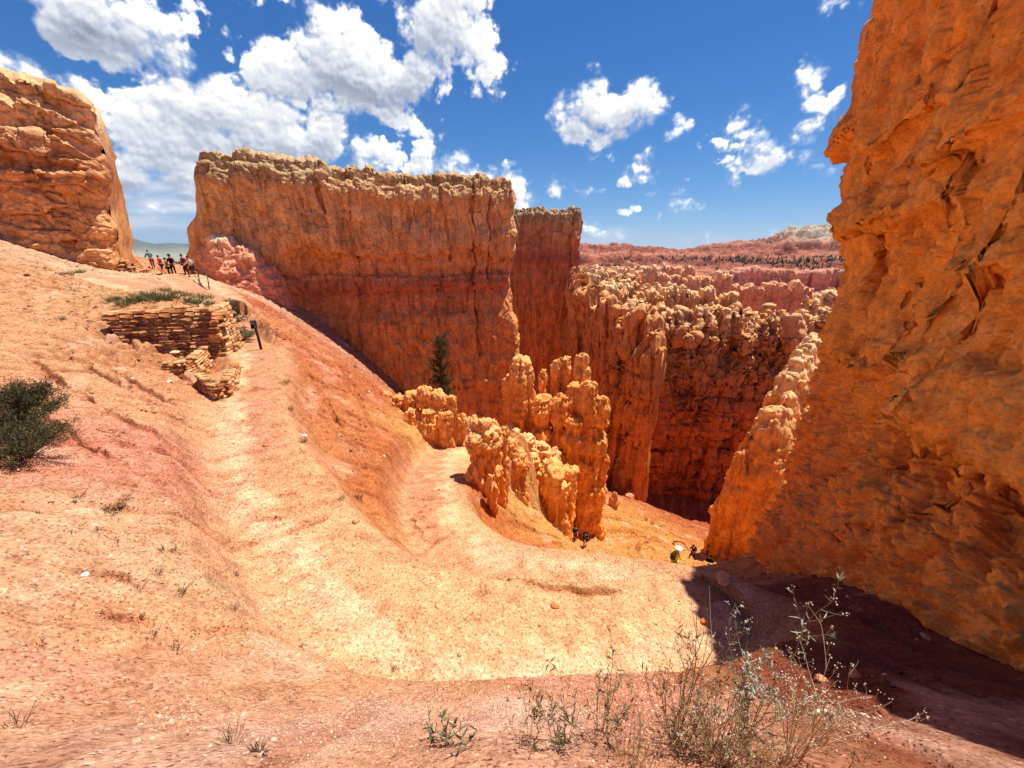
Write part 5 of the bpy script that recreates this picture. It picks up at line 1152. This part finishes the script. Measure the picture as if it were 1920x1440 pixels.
# ------------------------------------------------------------------ foreground weeds
def weed(name, loc, h, nst, spread, label, leafc=None, stemc=((150, 122, 84),), nleaf=14, leaf=(0.035, 0.008), buds=0.0, budc=((205, 190, 170),), branch=2.0, lean=(0, 0), curve=.25, thick=1.0):
    t = thing(name, loc, label, 'weed'); ms, ml, mf = MB(), MB(), MB(); stemc = np.array([lin(c) for c in stemc])
    leafc = None if leafc is None else np.array([lin(c) for c in leafc]); budc = np.array([lin(c) for c in budc])
    def stem(b, d, L, r, lv):
        n = 8; d = d / np.linalg.norm(d); pts = [b]; dd = d.copy()
        for _ in range(n): dd = dd + rng.normal(0, curve * .32, 3) + np.array([0, 0, .06]); dd /= np.linalg.norm(dd); pts.append(pts[-1] + dd * L / n)
        pts = np.array(pts); ms.tube(pts, np.linspace(r, r * .45, n + 1), 5, stemc[rng.integers(len(stemc))] * rng.uniform(.75, 1.2), cap=False)
        if leafc is not None:
            m = rng.poisson(nleaf * (1 if lv == 0 else .5)); s = rng.uniform(.15, 1, m) * n * .999; i0 = s.astype(int); f = (s - i0)[:, None]
            p = pts[i0] * (1 - f) + pts[i0 + 1] * f; a = unit(m); dr = a + dd * .7 + np.array([0, 0, .2])
            ml.blades(p, dr, leaf[0] * rng.uniform(.5, 1.5, m), leaf[1] * rng.uniform(.6, 1.3, m), leafc[rng.integers(len(leafc), size=m)] * rng.uniform(.7, 1.25, (m, 1)), rng.uniform(.1, .5), 4)
        if rng.random() < buds:
            for _ in range(rng.integers(2, 6)): ms.blob(pts[-1] + rng.normal(0, .008, 3), rng.uniform(.0022, .0045), budc[rng.integers(len(budc))] * rng.uniform(.8, 1.15), 6, 5)
        if lv < 2:
            for _ in range(rng.poisson(branch * (1 if lv == 0 else .6))):
                k = rng.integers(2, n); stem(pts[k], (pts[k] - pts[k - 1]) / (L / n) + unit(1)[0] * .75, L * rng.uniform(.22, .5), r * .6, lv + 1)
    for _ in range(nst):
        a = rng.uniform(0, 2 * pi); k = rng.uniform(0, 1)
        stem(np.array([cos(a) * .06 * spread, sin(a) * .06 * spread, -.03]), np.array([cos(a) * k * spread + lean[0], sin(a) * k * spread + lean[1], 1.0]), h * rng.uniform(.55, 1.1), .0022 * thick * h / .6, 0)
    ms.build('stems', M_stem, t)  # this mesh holds the buds as well as the stems
    if leafc is not None: ml.build('leaves', M_foliage, t)
    if mf.V: mf.build('flower_heads', M_stem, t)
    return t
SILV = [(176, 182, 150), (150, 160, 126), (196, 198, 170), (126, 138, 104)]; STRAW = [(206, 180, 132), (184, 150, 102), (222, 202, 162), (160, 122, 80)]; BRN = [(146, 108, 78), (124, 90, 66), (172, 134, 98)]
FG = lambda u, v, Z: (lambda p: (p[0], p[1], gz(p[0], p[1])))(P(u, v, Z))
weed('silvery_bush', FG(1375, 1452, 2.35), 0.86, 13, 0.20, 'silvery leafed bush with pale buds in front of the shaded cliff foot', SILV, ((168, 156, 118), (140, 120, 84)), 8, (0.038, 0.0075), 0.75, ((214, 196, 206), (206, 200, 176)), 3.4, lean=(-0.02, .04))
weed('dry_weed', FG(1470, 1462, 2.2), 0.74, 13, 0.42, 'pale bare branching weed with seed heads, right of the silvery bush', None, STRAW[:3], 0, buds=0.95, budc=((226, 212, 184), (200, 176, 140)), branch=3.4, lean=(.12, .02), thick=1.25)
weed('dry_weed', FG(1330, 1470, 2.1), 0.52, 60, 0.60, 'thicket of straw coloured stems round the base of the silvery bush', [(150, 128, 84), (120, 110, 74)], STRAW, 5, (0.03, 0.005), 0.2, branch=1.4)
weed('dry_weed', FG(1255, 1462, 2.3), 0.62, 26, 0.5, 'dry grassy weed left of the straw thicket', [(130, 118, 80), (104, 96, 66)], STRAW + BRN, 8, (0.032, 0.006), 0.3, BRN, 1.8)
weed('dry_weed', FG(1260, 1440, 2.6), 1.02, 3, 0.10, 'tall thin lone stalk with a forked dry top above the bright trail', [(120, 100, 70)], BRN + STRAW[:1], 5, (0.022, 0.004), 0.8, BRN, 1.6)
weed('dry_weed', FG(1120, 1450, 2.4), 0.62, 9, 0.35, 'brown weed with small dark pods in the middle of the near ground', [(124, 120, 86), (150, 140, 104)], BRN, 9, (0.036, 0.008), 0.8, BRN, 2.2)
weed('dry_weed', FG(1050, 1455, 2.2), 0.48, 8, 0.45, 'low brown weed with narrow leaves, left of the podded one', [(130, 124, 90), (112, 104, 74)], BRN, 10, (0.04, 0.008), 0.4, BRN, 1.8)
weed('dry_weed', FG(985, 1462, 2.1), 0.36, 7, 0.5, 'short twiggy brown weed in the near gravel', [(110, 96, 66)], BRN, 7, (0.03, 0.006), 0.4, BRN, 1.8)
weed('dry_weed', FG(862, 1452, 2.1), 0.34, 4, 0.35, 'sparse grey leaved sprig at the lower middle edge', [(120, 126, 92), (92, 98, 70)], BRN, 11, (0.045, 0.010), 0.2, BRN, 0.8)
weed('dry_weed', FG(800, 1425, 2.2), 0.20, 3, 0.4, 'smallest grey leaved sprig, leftmost of the near weeds', [(120, 126, 92), (92, 98, 70)], BRN, 9, (0.04, 0.010), 0.2, BRN, 0.6)
weed('dry_weed', FG(1180, 1462, 2.0), 0.40, 30, 0.7, 'low matted straw grass between the brown weeds', [(150, 128, 84)], STRAW, 3, (0.03, 0.004), 0.15, branch=1.0)
weed('dry_weed', FG(1410, 1480, 1.9), 0.36, 46, 0.8, 'low golden straw in front of the silvery bush', [(176, 140, 80)], STRAW, 3, (0.03, 0.004), 0.1, branch=1.0)
weed('dry_weed', FG(1560, 1440, 2.1), 0.22, 7, 0.7, 'faint low weed in the shade right of the bare weed', [(92, 84, 56)], BRN, 5, (0.03, 0.005), 0.3, BRN, 1.2)
# single stones worth naming
def slab(u, v, size, label, col=(206, 150, 104), name='boulder', seed=0, sc=(1, .7, .4), Z=None):
    x, y, z = G(u, v) if Z is None else P(u, v, Z); mb = MB(); mb.blob((0, 0, size * sc[2] * .45), size, lin(col), 26, 18, sc, None, 0.55, seed * 3.1)
    o = mb.build(name, M_block); o.location = (x, y, z); o.rotation_euler = (0, 0, seed); tag(o, label, 'rock'); return o
slab(1358, 1086, 0.20, 'flat pale slab at the foot of the near cliff', seed=1, sc=(1, .6, .25))
slab(1150, 952, 0.9, 'leaning reddish slab against the large hoodoo cluster', (206, 130, 84), seed=2, sc=(.6, .5, 1.3))
slab(1040, 1137, 0.07, 'single reddish stone on the bright trail', (196, 120, 76), seed=3)
slab(1318, 1168, 0.07, 'orange knob at the outer corner of the trail bend', (206, 120, 60), seed=4, sc=(.8, .7, .8))
slab(158, 1080, 0.05, 'white stone on the lip of the dark gully', (240, 226, 206), seed=5); slab(570, 818, 0.10, 'white stone on the slope beside a grey weed', (240, 226, 206), seed=6)
slab(328, 662, 0.16, 'white block lying on the low curved ledge', (236, 206, 170), seed=7); slab(318, 716, 0.10, 'white stone on the bank below the curved ledge', (240, 220, 196), seed=8)
slab(1540, 1275, 0.06, 'tan stone in the shade, left of a pair', (196, 140, 96), seed=9); slab(1602, 1268, 0.07, 'tan stone in the shade, right of a pair', (200, 146, 100), seed=10); slab(1735, 1195, 0.06, 'tan stone in the shade near the cliff', (190, 140, 100), seed=11)
mb = MB(); q = G(1262, 1018); q2 = G(1290, 1032)
br = np.linspace(0, 1, 9)[:, None]; pts = np.array(q) * (1 - br) + np.array(q2) * br + np.array([0, 0, .12]) + np.array([0, 0, .45]) * np.sin(br * pi); mb.tube(pts, np.linspace(.09, .03, 9), 6, lin((120, 84, 62)))
tag(mb.build('dead_branch', M_wood, base=np.array(q)), 'dead branch arching over the sunny slope', 'branch')

# ------------------------------------------------------------------ people
def skin_mesh(name, verts, edges, radii, sub=1, mat=None, col=(1, 1, 1)):
    """grow one continuous surface over a jointed skeleton"""
    me = bpy.data.meshes.new(name); me.from_pydata([tuple(v) for v in verts], edges, []); o = bpy.data.objects.new(name, me); COL.objects.link(o)
    md = o.modifiers.new('skin', 'SKIN'); md.use_smooth_shade = True
    for i, r in enumerate(radii):
        sv = me.skin_vertices[0].data[i]; sv.radius = (r, r) if not isinstance(r, tuple) else r
        sv.use_root = (i == 0)
    sd = o.modifiers.new('smooth', 'SUBSURF'); sd.levels = sub; sd.render_levels = sub
    bpy.context.view_layer.update()
    ev = o.evaluated_get(bpy.context.evaluated_depsgraph_get()); m2 = bpy.data.meshes.new_from_object(ev)
    bpy.data.objects.remove(o); m2.name = name
    a = m2.attributes.new('Col', 'FLOAT_COLOR', 'POINT'); c = np.ones((len(m2.vertices), 4), f32); c[:, :3] = col; a.data.foreach_set('color', c.ravel())
    m2.materials.clear(); m2.materials.append(mat)
    m2.polygons.foreach_set('use_smooth', np.ones(len(m2.polygons), bool))
    return m2
def person(loc, heading, label, H=1.75, pose='stand', shirt=(40, 40, 46), legs=(50, 46, 44), long_legs=False, skin=(196, 140, 108), hair=(50, 36, 28), hat=None, pack=None, group=None, sleeves='short', lean=0.06):
    """figure facing +y in its own frame, turned by heading; pose: stand, walk, bend, sit"""
    k = H / 1.75; t = thing('person', loc, label, 'person', group); t.rotation_euler = (0, 0, heading)
    V, E, Rd = [], [], []
    def v(p, r, par=None):
        V.append(np.array(p, float) * k); Rd.append(r * k if not isinstance(r, tuple) else (r[0] * k, r[1] * k)); i = len(V) - 1
        if par is not None: E.append((par, i))
        return i
    hip = 0.93 if pose != 'sit' else 0.16; ln = {'stand': lean, 'walk': 0.14, 'bend': 0.42, 'sit': 0.30}[pose]
    S = lambda h: np.array([0, (h - hip) * ln, hip + (h - hip) * (1 - ln * ln * .5)])
    pel = v(S(hip), (0.145, 0.105)); wa = v(S(hip + .17), (0.125, 0.095), pel); ch = v(S(hip + .38), (0.155, 0.11), wa); sh = v(S(hip + .50), (0.12, 0.085), ch)
    nk = v(S(hip + .58), 0.055, sh); hd0 = v(S(hip + .66) + [0, .02, 0], (0.07, 0.082), nk); hd1 = v(S(hip + .76) + [0, .025, 0], (0.078, 0.095), hd0); v(S(hip + .84) + [0, .02, 0], (0.05, 0.06), hd1)
    v(S(hip + .71) + [0, .115, 0], 0.014, hd0)                                     # nose
    for s in (-1, 1): v(S(hip + .72) + [s * .088, .02, 0], 0.013, hd0)              # ears
    arms = {}
    for s in (-1, 1):
        a = {'stand': (0.02, .10), 'walk': (.14 * s, .22), 'bend': (.24, .30), 'sit': (.22, .40)}[pose]
        sp = v(S(hip + .47) + [s * .19, 0, 0], 0.058, sh); el = v(S(hip + .47) + [s * .24, a[0], -.28 + abs(a[0]) * .2], 0.043, sp)
        wr = v(V[el] / k + [-s * .03, a[1], -.23 + a[1] * .4], 0.03, el); fd = (V[wr] - V[el]) / k; fd /= np.linalg.norm(fd)
        pm = v(V[wr] / k + fd * .06, (0.036, 0.018), wr); arms[s] = (sp, el, wr)
        for f in range(4):
            b = V[pm] / k + fd * .035 + np.array([0, (f - 1.5) * .019, 0]); m = v(b + fd * (.030 + .006 * (1.5 - abs(f - 1.3))), 0.0085, pm); v(b + fd * .06 + np.array([-s * .018, 0, -.004]), 0.0075, m)
        th = v(V[pm] / k + np.array([-s * .01, .042, 0]), 0.010, pm); v(V[pm] / k + fd * .035 + np.array([-s * .022, .05, 0]), 0.0085, th)
    legj = {}
    for s in (-1, 1):
        if pose == 'sit':
            hp = v([s * .09, .04, hip - .02], 0.085, pel); kn = v([s * .13, .42, .42], 0.058, hp); an = v([s * .12, .60, .07], 0.040, kn)
        else:
            st = .26 * s if pose == 'walk' else .05 * s
            hp = v([s * .09, 0, hip - .06], 0.085, pel); kn = v([s * .10, st * .55 + .04, .50], 0.058, hp); an = v([s * .10, st - (.05 if st < 0 else 0), .08], 0.040, kn)
        to = v(V[an] / k + [s * .015, .15, -.045], 0.034, an); legj[s] = (hp, kn, an, to)
    link('body', skin_mesh('body', V, E, Rd, 1, M_skin, lin(skin)), t)
    def garment(nm, ids, grow, col, mat=M_cloth):
        ix = {a: i for i, a in enumerate(ids)}; vs = [V[a] for a in ids]; ed = [(ix[a], ix[b]) for a, b in E if a in ix and b in ix]
        rr = [tuple(np.array(Rd[a]) + grow * k) if isinstance(Rd[a], tuple) else Rd[a] + grow * k for a in ids]
        link(nm, skin_mesh(nm, vs, ed, rr, 1, mat, lin(col)), t)
    ids = [ch, wa, pel, sh]
    for s in (-1, 1): ids += [arms[s][0]] + ([arms[s][1]] if sleeves != 'none' else []) + ([arms[s][2]] if sleeves == 'long' else [])
    garment('shirt', ids, 0.014, shirt)
    ids = [pel]
    for s in (-1, 1): ids += [legj[s][0], legj[s][1]] + ([legj[s][2]] if long_legs else [])
    garment('trousers' if long_legs else 'shorts', ids, 0.018, legs)
    for s in (-1, 1): garment('shoe', [legj[s][2], legj[s][3]], 0.012, (60, 52, 48))
    mb = MB(); hc = V[hd1] + np.array([0, -.012, .02]) * k; mb.blob(hc, 0.108 * k, lin(hair), 14, 9, (0.86, 1.0, .85)); mb.build('hair', M_cloth, t)
    for s in (-1, 1):
        mb = MB(); mb.blob(V[hd1] + np.array([s * .032, .088, -.035]) * k, .011 * k, lin((40, 30, 26)), 6, 5); mb.build('eye', M_skin, t)
    mb = MB(); mb.blob(V[hd0] + np.array([0, .085, -.02]) * k, .02 * k, lin((150, 80, 72)), 8, 5, (1.2, .4, .35)); mb.build('mouth', M_skin, t)
    if hat:
        mb = MB(); c = V[hd1] + np.array([0, 0, .07]) * k; mb.blob(c, 0.112 * k, lin(hat), 16, 9, (1, 1.1, .75)); mb.blob(c + np.array([0, .01, -.015]) * k, 0.21 * k, lin(hat), 20, 5, (1, 1, .09)); mb.build('sun_hat', M_cloth, t)
    if pack:
        mb = MB(); c = (V[ch] + V[wa]) / 2 + np.array([0, -.20, .03]) * k; mb.blob(c, 0.21 * k, lin(pack), 14, 10, (.82, .55, 1.2)); mb.blob(c + np.array([0, -.09, -.06]) * k, .12 * k, lin(pack) * .8, 10, 8, (.9, .5, .9))
        for s in (-1, 1): mb.tube([c + np.array([s * .09, .06, .2]) * k, V[sh] + np.array([s * .09, .02, .05]) * k, V[ch] + np.array([s * .11, .125, 0]) * k, V[wa] + np.array([s * .12, .0, -.05]) * k], .016 * k, 5, lin(pack) * .7)
        mb.build('backpack', M_cloth, t)
    return t
def at_px(u, v, Z=None):
    if Z is None: return G(u, v)
    x, y, z = P(u, v, Z); return (x, y, gz(x, y))
GH = 'hikers gathered on the upper trail'
person(at_px(367, 528, 33), R(150), 'hiker in a white top and dark shorts with a grey pack, nearest the rail', 1.72, 'walk', (226, 222, 220), (58, 54, 58), pack=(120, 128, 142), group=GH)
person(at_px(354, 525, 34), R(165), 'hiker in a dark red top standing just behind the white topped one', 1.76, 'stand', (120, 36, 36), (40, 38, 44), True, hair=(30, 24, 22), group=GH)
person(at_px(330, 523, 35), R(200), 'hiker dressed all in black in the middle of the upper group', 1.80, 'stand', (24, 24, 26), (26, 26, 28), True, hat=(34, 34, 34), group=GH)
person(at_px(321, 522, 35.6), R(120), 'hiker in a khaki top close beside the one in black', 1.70, 'stand', (110, 100, 66), (50, 50, 44), True, group=GH)
person(at_px(310, 521, 36), R(90), 'hiker in a bright red top with bare legs, left of the middle', 1.66, 'walk', (176, 34, 46), (44, 42, 48), group=GH)
person(at_px(294, 520, 36.5), R(60), 'hiker in a teal jacket bending down at the left end of the upper group', 1.70, 'bend', (58, 110, 124), (150, 40, 46), True, sleeves='long', group=GH)
person(G(1096, 1026), R(190), 'hiker in dark clothes with a black pack leaning forward below the hoodoos', 1.75, 'bend', (40, 42, 56), (36, 36, 42), pack=(30, 32, 38))
person(G(1076, 1018), R(175), 'hiker in navy half hidden behind the squat hoodoo', 1.76, 'walk', (38, 52, 84), (60, 58, 60), pack=(34, 40, 60))
yx, yy, yz = P(1257, 1092, 21.0)
person((yx, yy, gz(yx, yy)), R(-75), 'hiker in a bright yellow shirt and white sun hat, behind the edge of the trail', 1.72, 'walk', (206, 220, 40), (196, 206, 60), hat=(240, 240, 240), pack=(70, 60, 44), sleeves='long')
person(G(1297, 1049), R(100), 'small distant hiker in black on the lower slope', 1.65, 'walk', (26, 26, 30), (30, 30, 34), True, pack=(28, 28, 32))
person(G(1325, 1041), R(200), 'small distant hiker in a rust red top near the orange fin', 1.65, 'stand', (150, 66, 50), (90, 60, 52), True)
person(G(1324, 1055), R(240), 'small distant figure in black sitting in front of the rust red hiker', 1.65, 'sit', (24, 24, 28), (26, 26, 30), True)

# ------------------------------------------------------------------ sky, sun, camera
def azel(u, v):
    x, y, z = P(u, v, 1.0); return math.atan2(x, y), math.atan2(z, math.hypot(x, y))
def ellipse(u, v, ru, rv, rot=0.0):
    """photo ellipse -> centre, half axes and turn in (azimuth, elevation)"""
    a0, e0 = azel(u, v); cr, sr = cos(R(rot)), sin(R(rot))
    a1, e1 = azel(u + ru * cr, v - ru * sr); a2, e2 = azel(u + rv * sr, v + rv * cr)
    A = np.array([[a1 - a0, a2 - a0], [e1 - e0, e2 - e0]]); U, S, _ = np.linalg.svd(A)
    return (a0, e0), S, math.atan2(U[1, 0], U[0, 0])
CLOUDS = [  # cumulus drawn as unions of ellipses: u, v, ru, rv, rot
    (-40, 130, 110, 40, -25), (60, 150, 110, 38, -20), (160, 200, 70, 22, -30), (-60, 40, 60, 30, 0),
    (190, 40, 150, 85, -10), (230, 100, 80, 45, -20), (330, 30, 60, 30, 40), (330, 95, 28, 55, 20), (120, -20, 160, 60, 0),
    (410, 98, 26, 18, 0), (505, 2, 40, 8, 0), (560, -4, 50, 14, 0),
    (290, 150, 40, 40, 0), (330, 190, 80, 60, 0), (420, 215, 110, 75, 0), (500, 260, 120, 70, -10), (300, 260, 100, 80, 0), (590, 265, 70, 60, 0), (240, 330, 90, 60, 0), (400, 330, 120, 60, 0), (400, 160, 50, 40, 0), (300, 385, 130, 18, 0), (230, 230, 30, 50, 0),
    (500, 120, 60, 50, 20), (620, 90, 75, 75, 0), (560, 150, 80, 60, -20), (680, 145, 120, 70, 0), (760, 140, 90, 60, 0), (660, 200, 110, 35, -10), (830, 60, 85, 70, 30), (890, 90, 60, 70, 60), (850, -10, 90, 50, 0), (910, 150, 28, 40, 20), (725, 5, 16, 14, 0),
    (775, 240, 46, 20, 0), (800, 275, 45, 40, 0), (710, 285, 70, 28, -10), (850, 300, 50, 22, 0), (690, 310, 80, 26, 0), (900, 330, 60, 30, 0), (960, 360, 45, 34, 0), (780, 310, 90, 22, 0),
    (1120, 200, 78, 52, -10), (1125, 165, 42, 36, 0), (1180, 210, 60, 45, 0), (1090, 240, 60, 34, -20), (1225, 190, 24, 26, 20), (1140, 260, 60, 20, 0),
    (1288, 237, 16, 12, -30), (1260, 262, 26, 14, 30), (1215, 290, 50, 16, 20), (1195, 315, 26, 14, -10), (1145, 300, 22, 9, -15), (1192, 330, 30, 10, 0),
    (1045, 347, 34, 16, 0), (1090, 352, 24, 5, 0), (1015, 316, 8, 6, 0), (1272, 380, 26, 16, -20), (1222, 362, 12, 8, 0), (1242, 362, 7, 5, 0), (1208, 391, 28, 7, 0), (1292, 434, 20, 7, 0), (1342, 438, 28, 7, 0),
    (1350, 262, 34, 13, -5), (1410, 240, 46, 26, -10), (1450, 265, 60, 26, -25), (1460, 295, 60, 26, 0), (1395, 315, 62, 16, 8), (1495, 318, 26, 5, 0),
    (1535, 150, 30, 34, -20), (1530, 200, 34, 40, 20), (1570, 175, 18, 14, 40), (1515, 245, 14, 28, -10), (1580, 2, 40, 8, 0), (1195, 392, 14, 6, 0),
    (1100, 425, 14, 16, 0), (1120, 445, 46, 12, 0), (1165, 448, 16, 9, 0), (1220, 463, 60, 6, 0), (1380, 455, 50, 10, 10),
]
GREY = [(190, 70, 120, 60, -15, .8), (240, 110, 70, 30, -20, .5), (690, 175, 150, 45, 0, .65), (800, 120, 70, 70, 40, .45), (480, 290, 120, 50, 0, .4), (330, 260, 90, 50, 20, .3), (250, 345, 120, 18, 0, .5), (340, 375, 160, 8, 0, .6), (1125, 248, 80, 22, -5, .6), (1195, 235, 40, 26, 10, .35), (1455, 305, 70, 18, -10, .4), (1400, 322, 60, 10, 5, .3), (1215, 300, 30, 12, 0, .4), (600, 285, 60, 36, 0, .4), (850, 20, 60, 40, 0, .25)]
SOFT = [(300, 425, 150, 24, 0), (1130, 450, 90, 22, 0), (1260, 470, 330, 16, 0), (320, 400, 160, 22, 0), (320, 380, 130, 30, 0), (300, 345, 140, 30, 0), (320, 432, 130, 12, 0), (950, 380, 60, 30, 0)]

w = bpy.data.worlds.new('World'); scene.world = w; w.use_nodes = True
nt = w.node_tree; bg = nt.nodes['Background']
SKY_K, EXPO = 0.075, 1.34
sky = N(nt, 'ShaderNodeTexSky', sky_type='NISHITA', sun_disc=False); sky.sun_elevation = SUN_EL; sky.sun_rotation = SUN_AZ
sky.altitude = 2400; sky.air_density = 1.0; sky.dust_density = 0.3; sky.ozone_density = 2.0
hs = N(nt, 'ShaderNodeHueSaturation', Saturation=1.35, Value=1.0); nt.links.new(sky.outputs[0], hs.inputs['Color'])
vd = N(nt, 'ShaderNodeVectorMath', operation='MULTIPLY_ADD'); nt.links.new(hs.outputs[0], vd.inputs[0]); vd.inputs[1].default_value = (0.075, 0.075, 0.075); vd.inputs[2].default_value = (1, 1, 1)
vq = N(nt, 'ShaderNodeVectorMath', operation='DIVIDE'); nt.links.new(hs.outputs[0], vq.inputs[0]); nt.links.new(vd.outputs[0], vq.inputs[1])
vt = N(nt, 'ShaderNodeVectorMath', operation='MULTIPLY'); nt.links.new(vq.outputs[0], vt.inputs[0]); vt.inputs[1].default_value = (0.365, 0.60, 0.86)
nt.links.new(vt.outputs[0], bg.inputs[0]); bg.inputs[1].default_value = SKY_K

def worley(x, y, seed=0):
    xi, yi = np.floor(x).astype(np.int64), np.floor(y).astype(np.int64); best = np.full(x.shape, 9.0)
    for i in (-1, 0, 1):
        for j in (-1, 0, 1):
            cx, cy = xi + i, yi + j; k = cx * 57 + cy * 131 + seed * 71
            d = (cx + 0.5 + 0.42 * h1(k, 1) - x) ** 2 + (cy + 0.5 + 0.42 * h1(k, 2) - y) ** 2
            best = np.minimum(best, d)
    return np.sqrt(best)
_EL = [ellipse(*e[:5]) for e in CLOUDS]
def ell_len(a, e, E):
    (c0, c1), S, rot = E; dx, dy = a - c0, e - c1
    p, q = (dx * cos(rot) + dy * sin(rot)) / S[0], (-dx * sin(rot) + dy * cos(rot)) / S[1]
    return np.sqrt(p * p + q * q + 1e-9)
def cloud_dist(a, e):
    D = np.full(a.shape, -9.0)
    for E in _EL: D = np.maximum(D, (1 - ell_len(a, e, E)) * E[1][1])
    return D
def cloud_field(a, e):
    """signed angular depth into the cumulus field: layout + billows + turbulence"""
    wa, we = 0.030 * fbm(a * 9, e * 9, 0.3, 4, 0.55, 2), 0.030 * fbm(a * 9, e * 9, 4.3, 4, 0.55, 3)
    D = cloud_dist(a + wa, e + we)
    b = 0
    for k, (f, g) in enumerate(((16, 0.034), (34, 0.020), (72, 0.011), (150, 0.006))):
        b = b + g * (0.55 - worley((a + 0.6 * wa) * f, (e + .6 * we) * f * 1.15, k)) * 1.5
    n = 0.030 * fbm(a * 22, e * 26, 1.7, 6, 0.58, 6)
    sp = np.clip(D / 0.05, -1, 1)
    return D - 0.008 + b * (0.65 + 0.25 * sp) + n
def build_sky():
    na, ne = 1150, 430
    az = np.radians(np.linspace(-72, 72, na)); el = np.radians(np.linspace(-6, 47, ne))
    A, E = np.meshgrid(az, el, indexing='ij')
    D = cloud_field(A, E)
    sh = 0
    for k in range(1, 6):
        sh = sh + np.clip(cloud_field(A + 0.006 * k, E + 0.011 * k) + 0.01, 0, 0.045)
    big = cloud_dist(A + .01, E + 0.055) - cloud_dist(A, E)
    rel = D - cloud_field(A + 0.004, E + 0.007)
    lit = 1.12 - 2.4 * sh + 13.0 * np.clip(rel, -0.03, 0.03) - 1.2 * np.clip(big, -0.06, 0.06)
    g = np.zeros_like(A); soft = np.zeros_like(A)
    wa, we = 0.05 * fbm(A * 8, E * 8, 0.3, 3, .5, 2), 0.05 * fbm(A * 8, E * 8, 4.3, 3, .5, 3)
    for e in GREY: g = np.maximum(g, np.clip(1.25 - ell_len(A + wa, E + we, ellipse(*e[:5])), 0, 1) * e[5])
    for e in SOFT: soft = np.maximum(soft, np.clip(1.0 - ell_len(A + wa, E + we, ellipse(*e)), 0, 1))
    lit = np.clip(lit, 0.45, 1.1) - 0.55 * g
    soft = soft * np.clip(0.8 + 1.3 * fbm(A * 6, E * 40, 2.2, 5, 0.55, 9), 0, 1.6)
    Rd = 80000.0
    V = np.stack([Rd * np.cos(E) * np.sin(A), Rd * np.cos(E) * np.cos(A), Rd * np.sin(E)], -1).reshape(-1, 3)
    m, ntm, b = new_mat('sky_with_clouds')
    ntm.nodes.remove(b)
    def att(nm): return N(ntm, 'ShaderNodeAttribute', attribute_name=nm).outputs['Fac']
    geo = N(ntm, 'ShaderNodeNewGeometry')
    fn = N(ntm, 'ShaderNodeTexNoise', Scale=1 / 500.0, Detail=7.0, Roughness=0.62); ntm.links.new(geo.outputs['Position'], fn.inputs['Vector'])
    fine = mathn(ntm, 'SUBTRACT', fn.outputs[0], 0.5)
    d2 = mathn(ntm, 'ADD', att('dens'), mathn(ntm, 'MULTIPLY', fine, 0.020))
    mr = ntm.nodes.new('ShaderNodeMapRange'); mr.interpolation_type = 'SMOOTHSTEP'; ntm.links.new(d2, mr.inputs[0]); mr.inputs[1].default_value = -0.003
    wn = N(ntm, 'ShaderNodeTexNoise', Scale=1 / 9000.0, Detail=2.0); ntm.links.new(geo.outputs['Position'], wn.inputs['Vector'])
    ntm.links.new(ramp(ntm, wn.outputs[0], [(0.38, 0.012), (0.66, 0.042)]), mr.inputs[2])
    li = mathn(ntm, 'ADD', att('lit'), mathn(ntm, 'MULTIPLY', fine, 0.30))
    cs = 1.0 / (2 ** EXPO)
    cc = ramp(ntm, li, [(0.0, tuple(lin((146, 152, 172)) * cs)), (0.35, tuple(lin((188, 195, 212)) * cs)), (0.62, tuple(lin((226, 231, 240)) * cs)), (0.88, (0.98 * cs, 0.98 * cs, 0.98 * cs)), (1.0, (1.5 * cs, 1.5 * cs, 1.5 * cs))])
    sa = mathn(ntm, 'MULTIPLY', att('veil'), 1.15, clamp=True)
    al = mathn(ntm, 'MAXIMUM', mr.outputs[0], sa)
    col = mixc(ntm, mr.outputs[0], tuple(lin((214, 226, 242)) * cs), cc)
    em = N(ntm, 'ShaderNodeEmission'); ntm.links.new(col, em.inputs[0])
    tr = N(ntm, 'ShaderNodeBsdfTransparent'); mx = N(ntm, 'ShaderNodeMixShader')
    ntm.links.new(al, mx.inputs[0]); ntm.links.new(tr.outputs[0], mx.inputs[1]); ntm.links.new(em.outputs[0], mx.inputs[2])
    ntm.links.new(mx.outputs[0], ntm.nodes['Material Output'].inputs['Surface'])
    m.cycles.emission_sampling = 'NONE'
    me = raw_mesh('sky', V, grid_faces(na, ne), None, m)
    for nm, a in (('dens', D), ('lit', lit), ('veil', soft)):
        t = me.attributes.new(nm, 'FLOAT', 'POINT'); t.data.foreach_set('value', np.ascontiguousarray(a.ravel(), f32))
    tag(link('sky', me), kind='structure')
build_sky()
ld = bpy.data.lights.new('sun', 'SUN'); ld.energy = 3.0; ld.angle = R(0.5); ld.color = (1, 0.95, 0.87)
lo = link('sun', ld); lo.rotation_euler = Vector(SUN).to_track_quat('Z', 'Y').to_euler()
cd = bpy.data.cameras.new('camera'); cam = link('camera', cd); scene.camera = cam
cd.sensor_width = 36; cd.lens = 36 * FOC / 1920; cd.clip_start = 0.05; cd.clip_end = 120000
cam.rotation_euler = (pi / 2 - PITCH, 0, 0)
scene.view_settings.view_transform = 'Standard'; scene.view_settings.look = 'None'; scene.view_settings.exposure = EXPO; scene.view_settings.gamma = 1
scene.cycles.max_bounces = 12; scene.cycles.diffuse_bounces = 8; scene.cycles.use_denoising = True
